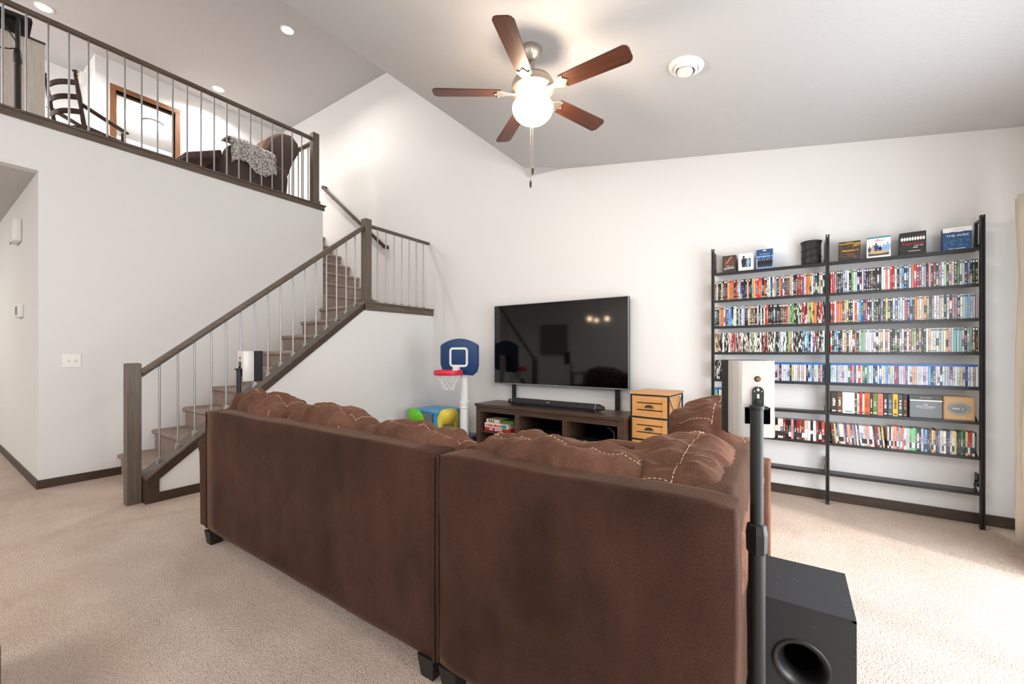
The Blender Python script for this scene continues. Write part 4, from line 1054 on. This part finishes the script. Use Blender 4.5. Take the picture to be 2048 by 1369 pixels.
for k in range(5):
    a = R(-.8 + 72 * k)
    Mk = Matrix.Rotation(a, 4, 'Z')
    out = []
    for j in range(13):
        f = j / 12.; out.append(f)
    L0, L1 = .225, .717
    pts_ = [(L0, -.052), (L0 + .02, -.056)] + [(L0 + (L1 - L0 - .03) * f, -.058 - .011 * f) for f in (.3, .6, .9, 1.0)] + [(L1 - .008, -.055), (L1, -.035), (L1, .035), (L1 - .008, .055)] + [(L0 + (L1 - L0 - .03) * f, .058 + .011 * f) for f in (1.0, .9, .6, .3)] + [(L0 + .02, .056), (L0, .052)]
    bl_ = put('blade', B().prism(pts_, 2, -.004, .004, .002, 1), M_blade, fn, smooth=30)
    bl_.matrix_local = Matrix.Rotation(a, 4, 'Z') @ Matrix.Rotation(R(-12), 4, 'X')
    b = B()
    b.prism([(.12, -.016), (.17, -.014), (.20, -.03), (.235, -.05), (.262, -.048), (.25, -.03), (.27, -.012), (.285, 0), (.27, .012), (.25, .03), (.262, .048), (.235, .05), (.20, .03), (.17, .014), (.12, .016)], 2, -.010, -.0045, .001, 1)
    for sx, sy in ((.25, -.038), (.25, .038), (.272, 0)): b.lathe([(0, 0), (.006, 0), (.004, -.004), (0, -.004)], 8, (sx, sy, -.010))
    put('blade_iron', b, M_nickel, bl_, smooth=30)
for dx, L in ((.012, .34), (-.006, .43)):
    ch = put('pull_chain', B().tube([(dx, -.02, -.2), (dx, -.02, -.2 - L)], .0022, 5), M_nickel, fn)
    put('pull_fob', B().lathe([(0, -.2 - L - .055), (.007, -.2 - L - .05), (.009, -.2 - L - .025), (.006, -.2 - L), (0, -.2 - L + .004)], 12, (dx, -.02, 0)), M_chairwood, ch, smooth=50)

# round ceiling diffuser
vx, vy = -.618, 3.119; vz = 3.676 - .1678 * (vx + 2.407)
t = thing('ceiling_vent', 'round white ceiling air diffuser right of the fan', 'vent', (vx, vy, vz)); t.rotation_euler = (0, -math.atan(-.1678), 0)
put('outer_ring', B().lathe([(.085, 0), (.118, 0), (.116, -.012), (.09, -.022), (.082, -.018), (.085, 0)], 40, cap=False), M_white, t, smooth=40)
put('middle_ring', B().lathe([(.062, -.004), (.080, -.012), (.076, -.038), (.068, -.040), (.062, -.02), (.062, -.004)], 40, cap=False), M_white, t, smooth=40)
put('centre_disc', B().lathe([(0, -.01), (.04, -.012), (.052, -.032), (.05, -.05), (0, -.052)][::-1], 40), M_white, t, smooth=40)
put('duct_dark', B().lathe([(0, -.001), (.087, -.001), (.087, -.003), (0, -.003)], 32), M_void, t)  # flat black disc stands in for the shaded opening above the rings

# ------------------------------------------------------------------ recessed and dome lights
def can(label, x, y, z, power, group=None):
    t = thing('recessed_light', label, 'ceiling light', (x, y, z))
    put('trim_ring', B().lathe([(.075, 0), (.098, 0), (.098, -.006), (.078, -.01)], 32, cap=False), M_white, t, smooth=40)
    put('lens', B().lathe([(0, -.002), (.077, -.002), (.077, -.006), (0, -.007)], 32), M_can, t, smooth=40)
    l = bpy.data.lights.new('recessed_lamp', 'AREA'); l.shape = 'DISK'; l.size = .14; l.energy = power; l.color = (1, .95, .88); l.spread = R(150)
    o = bpy.data.objects.new('recessed_lamp', l); COL.objects.link(o); o.location = (0, 0, -.02); o.parent = t
can('recessed light above the middle of the loft railing', -6.279, 3.242, ZC, 22)
can('recessed light far back in the loft above the doorway', -8.736, 3.254, ZC, 22)
can('recessed light above the top left end of the railing', -8.709, 1.109, ZC, 22)
t = thing('dome_light', 'round flush dome light glowing beyond the loft doorway', 'ceiling light', (-11.16, 2.95, ZC))
put('rim', B().lathe([(0, 0), (.16, 0), (.175, -.02), (.165, -.03), (0, -.03)], 32), M_nickel, t, smooth=40)
put('glass', B().lathe([(.155, -.03)] + [(.155 * math.cos(a), -.03 - .09 * math.sin(a)) for a in [k * PI / 16 for k in range(1, 8)]] + [(0, -.12)], 32), M_dome, t, smooth=60)
l = bpy.data.lights.new('dome_lamp', 'POINT'); l.energy = 48; l.shadow_soft_size = .15; l.color = (1, .96, .9); o = bpy.data.objects.new('dome_lamp', l); COL.objects.link(o); o.location = (0, 0, -.3); o.parent = t
t = thing('wall_box', 'small white box high in the corner of the loft wall', 'wall box', (-9.97, 1.74, 6.0)); put('body', B().box(-.06, .06, -.07, 0, -.09, .09, .01, 2), M_white, t)  # white wall box of unknown use
put('grille', B().box(-.045, .045, -.073, -.07, -.07, .07, .001), MP('cream'), t)

# ------------------------------------------------------------------ wall fittings
t = thing('light_switch', 'white double light switch on the wall left of the stairs', 'switch', (XW, .965, 1.2525))
put('plate', B().box(0, .006, -.067, .067, -.0675, .0675, .003), M_white, t)
for y in (-.024, .024):
    put('toggle', B().box(.005, .008, y - .006, y + .006, -.015, .015).box(.006, .018, y - .004, y + .004, -.004, .010, .001), MP('cream'), t)
t = thing('chime_box', 'white doorbell chime high on the hall wall', 'chime', (-7.27, .74, 2.70)); put('cover', B().box(-.17, .17, -.06, 0, -.12, .13, .015, 3), M_white, t, smooth=40); put('grille', B().box(-.11, .0, -.062, -.06, -.13, -.115), MP('mgry'), t)
t = thing('thermostat', 'small white thermostat on the hall wall below the chime', 'thermostat', (-7.13, .74, 1.80)); put('body', B().box(-.13, .13, -.035, 0, -.07, .07, .006, 2), M_white, t); put('display', B().box(-.1, .02, -.037, -.035, -.04, .05), MP('gry'), t)

# curtain at the right wall
b = B()
def curt(i, j):
    s = i / 79.; z = .025 + 2.375 * j / 11.
    amp = .03 + .01 * math.sin(j * .5)
    return Vector((1.295 + amp * math.sin(s * 2 * PI * 5 + .25 * math.sin(j * .4)) + .008 * math.sin(j + i), 4.31 - s * .62, z))
b.grid(curt, 80, 12)
cu = put('curtain', b, M_curtain, smooth='all'); tag(cu, 'cream floor-length curtain hanging at the right edge beside the shelving', 'curtain')
md = cu.modifiers.new('thick', 'SOLIDIFY'); md.thickness = .006
t = thing('curtain_rod', 'thin metal curtain rod holding the cream curtain', 'curtain rod', (1.36, 2.4, 2.43)); put('rod', B().tube([(0, -2.1, 0), (0, 1.86, 0)], .012, 10), M_blackmat, t)
for y in (-2.0, 1.80): put('bracket', B().tube([(0, y, 0), (.11, y, 0)], .008, 8), M_blackmat, t)

# corner of a low table at the left edge of the picture
t = thing('coffee_table', 'corner of a low dark wooden table at the bottom left edge', 'table', (-2.35, -.1, 0))
put('tabletop', B().box(-.45, .292, -.5, .272, .375, .412, .004), M_coffee, t)
for x in (-.42, .262):
    for y in (-.47, .242): put('leg', B().box(x - .03, x + .03, y - .03, y + .03, 0, .375, .003), M_coffee, t)
put('apron', B().box(-.42, .262, .235, .255, .29, .375).box(.245, .265, -.47, .242, .29, .375), M_coffee, t)

# ------------------------------------------------------------------ loft furniture
# rocking chair
P1 = Vector((-7.30, 1.02)); P2 = Vector((-6.93, 1.21)); mid = (P1 + P2) / 2; d_ = (P2 - P1).normalized(); rz = math.atan2(d_.y, d_.x)
rk = thing('rocking_chair', 'dark turned-wood ladder-back rocking chair behind the loft railing', 'rocking chair', (mid.x, mid.y, LF), rz)
hw = (P2 - P1).length / 2
def turned(p, q, r=.02, knob=False):
    p = Vector(p); q = Vector(q); n_ = 14; L = (q - p).length; b_ = B()
    prof = []
    for k in range(n_ + 1):
        f = k / n_; rr = r * (1 + .12 * math.sin(f * PI * 6)); prof.append((rr, f * L))
    if knob: prof += [(r * .55, L + .012), (r * 1.15, L + .03), (r * 1.1, L + .05), (0, L + .06)]
    rot = (q - p).to_track_quat('Z', 'Y').to_matrix().to_4x4()
    return b_.lathe(prof, 12, p, rot)
for sx in (-1, 1):
    put('back_post', turned((sx * hw * .92, 0.05, .06), (sx * hw, -.10, .93), .021, True), M_chairwood, rk, smooth=60)
    put('front_leg', turned((sx * hw * 1.1, .40, .05), (sx * hw * 1.1, .40, .50), .019), M_chairwood, rk, smooth=60)
    b = B(); b.prism([(-.06, .0), (.46, .0), (.46, .022), (-.06, .022)], 0, sx * hw * 1.08 - .03, sx * hw * 1.08 + .03, .005)
    for v in b.bm.verts: v.co.z += .60 - .15 * (v.co.y + .06); 
    put('arm', b, M_chairwood, rk)
    rp = [(sx * hw, -.12 + .075 * k, .016 + .06 * ((k - 4.5) / 5.5) ** 2) for k in range(11)]
    put('rocker', B().tube(rp, .016, 8), M_chairwood, rk, smooth='all')
for z in (.52, .68, .84):
    yb = -.10 * (z / .93)
    put('back_slat', B().grid(lambda i, j: Vector((-hw + 2 * hw * i / 10., yb - .03 * math.sin(PI * i / 10.) + (.012 if j > 1 else 0), z + (.035 if j in (1, 2) else -.025) + .012 * math.sin(PI * i / 10.))), 11, 5), M_chairwood, rk)
put('seat', B().prism([(-hw, .0), (hw, .0), (hw * 1.15, .42), (-hw * 1.15, .42)], 2, .38, .41, .01, 2), M_chairwood, rk)
put('rung', B().tube([(-hw, .02, .2), (hw, .02, .2)], .011).tube([(-hw * 1.08, .40, .22), (hw * 1.08, .40, .22)], .011).tube([(-hw, .03, .25), (-hw * 1.08, .39, .25)], .011).tube([(hw, .03, .25), (hw * 1.08, .39, .25)], .011), M_chairwood, rk)

# pale cabinet and the device on its pole
t = thing('pale_cabinet', 'pale wood-grain cabinet with dark top edge behind the loft railing', 'cabinet', (-7.1, .3, LF))
put('body', B().box(-.14, .20, -.75, .586, 0, 1.135, .003), M_pale, t); put('top', B().box(-.15, .21, -.76, .59, 1.135, 1.153, .002), M_chairwood, t)
put('door', B().box(.20, .206, -.70, -.08, .03, 1.11, .001), M_pale, t)
t = thing('monitor_stand', 'black pole stand holding a flat black monitor in the loft', 'monitor stand', (-6.5, .65, LF))
put('base', B().lathe([(0, 0), (.16, 0), (.15, .02), (.02, .03), (0, .03)], 24), M_blackmat, t, smooth=35)
put('lower_pole', B().lathe([(.024, .02), (.024, .66)], 16), M_blackmat, t, smooth=35)
put('collar', B().lathe([(.028, .64), (.031, .66), (.031, .73), (.024, .77), (0, .77)], 16), M_black, t, smooth=35)
put('upper_pole', B().lathe([(.018, .7), (.018, 1.1)], 16), M_blackmat, t, smooth=35)
mo = put('monitor', B().box(-.20, .02, -.42, .10, 0, .055, .006, 2), M_black, t); mo.location = (0, 0, 1.09); mo.rotation_euler = (R(6), R(-22), 0)
put('vent_block', B().box(-.12, -.02, -.16, .0, -.02, .0), M_black, mo)
put('cable', B().tube([(.02, 0, .78), (.02, -.06, .74), (.03, -.16, .70), (.03, -.3, .70)], .006, 6).tube([(.02, .0, .82), (.02, -.08, .95), (.0, -.17, 1.08)], .006, 6), M_blackmat, t)

# recliner with throw
rc_ = thing('recliner', 'dark suede recliner with brown headrest seen from its side behind the railing', 'armchair', (-6.9, 2.93, LF))
side = [(-.42, .0), (-.42, .52), (-.38, .60), (-.30, .66), (-.18, .68), (-.06, .63), (.02, .56), (.30, .54), (.40, .50), (.43, .40), (.40, .0)]
for x0_, x1_, nm in ((.26, .42, 'arm'), (-.42, -.26, 'arm')):
    put(nm, B().prism(side, 0, x0_, x1_, .03, 3), M_recl, rc_, smooth=50)
back = [(.08, .35), (.02, .55), (.10, .78), (.20, 1.00), (.34, 1.13), (.50, 1.15), (.60, 1.05), (.60, .90), (.50, .70), (.42, .45), (.38, .30)]
put('backrest', B().prism(back, 0, -.30, .30, .05, 3), M_recl_top, rc_, smooth=50)
put('back_wing', B().prism([(p[0] + .02, p[1] - .02) for p in back], 0, .27, .37, .03, 3), M_recl, rc_, smooth=50)
put('back_wing', B().prism([(p[0] + .02, p[1] - .02) for p in back], 0, -.37, -.27, .03, 3), M_recl, rc_, smooth=50)
put('seat', B().box(-.28, .28, -.45, .15, .05, .46, .05, 3), M_recl, rc_, smooth=50)
put('footrest', B().prism([(-.86, .26), (-.84, .36), (-.42, .56), (-.40, .44)], 0, -.27, .27, .03, 3), M_recl, rc_, smooth=50)
put('base', B().box(-.3, .3, -.3, .35, 0, .06), M_black, rc_)
def drape(i, j):
    y = -.40 + .60 * i / 25.; f = j / 22.; r_ = -.38 + .60 * f * 1.0
    hz = .72 - .06 * max(0, (y + .15)) * 2 - .05 * max(0, -(y + .25)) * 3
    wv = .006 * math.sin(i * .9) + .005 * math.sin(i * 2.1 + j)
    if f < .45: x_ = .20 + .25 * (f / .45); z_ = hz + .015 * math.sin(f * 7)
    else: x_ = .452 + wv; z_ = hz - .01 - (.34 - .06 * math.sin(i * .3)) * (f - .45) / .55
    return Vector((x_, y + .03 * f, z_ + wv))
th = put('throw_blanket', B().grid(drape, 26, 23), M_throw, smooth='all'); th.location = (-6.9, 2.93, LF)
md = th.modifiers.new('thick', 'SOLIDIFY'); md.thickness = .018
tag(th, 'chunky grey knit throw draped over the recliner arm in the loft', 'blanket')

# ------------------------------------------------------------------ seen only as reflections in the screen
t = thing('framed_picture', 'dark-framed picture on the wall opposite the television', 'picture', (-7.2, -4.18, 1.8))
put('frame', ring_rect(-.55, .55, -.55, .55, .01, .06, 0, .03), M_black, t); put('picture', B().box(-.49, .49, .0, .012, -.49, .49), MP('gry'), t)
t = thing('chandelier', 'dining chandelier with three glowing shades behind the camera', 'chandelier', (-4.6, -2.0, 2.3))
put('rod', B().tube([(0, 0, 0), (0, 0, 1.6)], .008), M_blackmat, t)
for k in range(3):
    a = k * 2.1; p = Vector((.28 * math.cos(a), .28 * math.sin(a), 0))
    put('arm', B().tube([(0, 0, .05), p * .6 + Vector((0, 0, -.03)), p], .008), M_blackmat, t)
    put('shade', B().lathe([(0, -.06), (.05, -.05), (.06, 0), (.04, .05), (0, .06)], 16, p), mat('shade_glow_%d' % k, (255, 240, 220), .5, emit=(255, 222, 180), estr=14), t, smooth=60)
t = thing('dining_table', 'dark dining table behind the camera', 'table', (-4.4, -2.0, 0))
put('tabletop', B().box(-.9, .9, -.5, .5, .72, .76, .004), M_coffee, t)
for x in (-.8, .8):
    for y in (-.4, .4): put('leg', B().box(x - .035, x + .035, y - .035, y + .035, 0, .72), M_coffee, t)
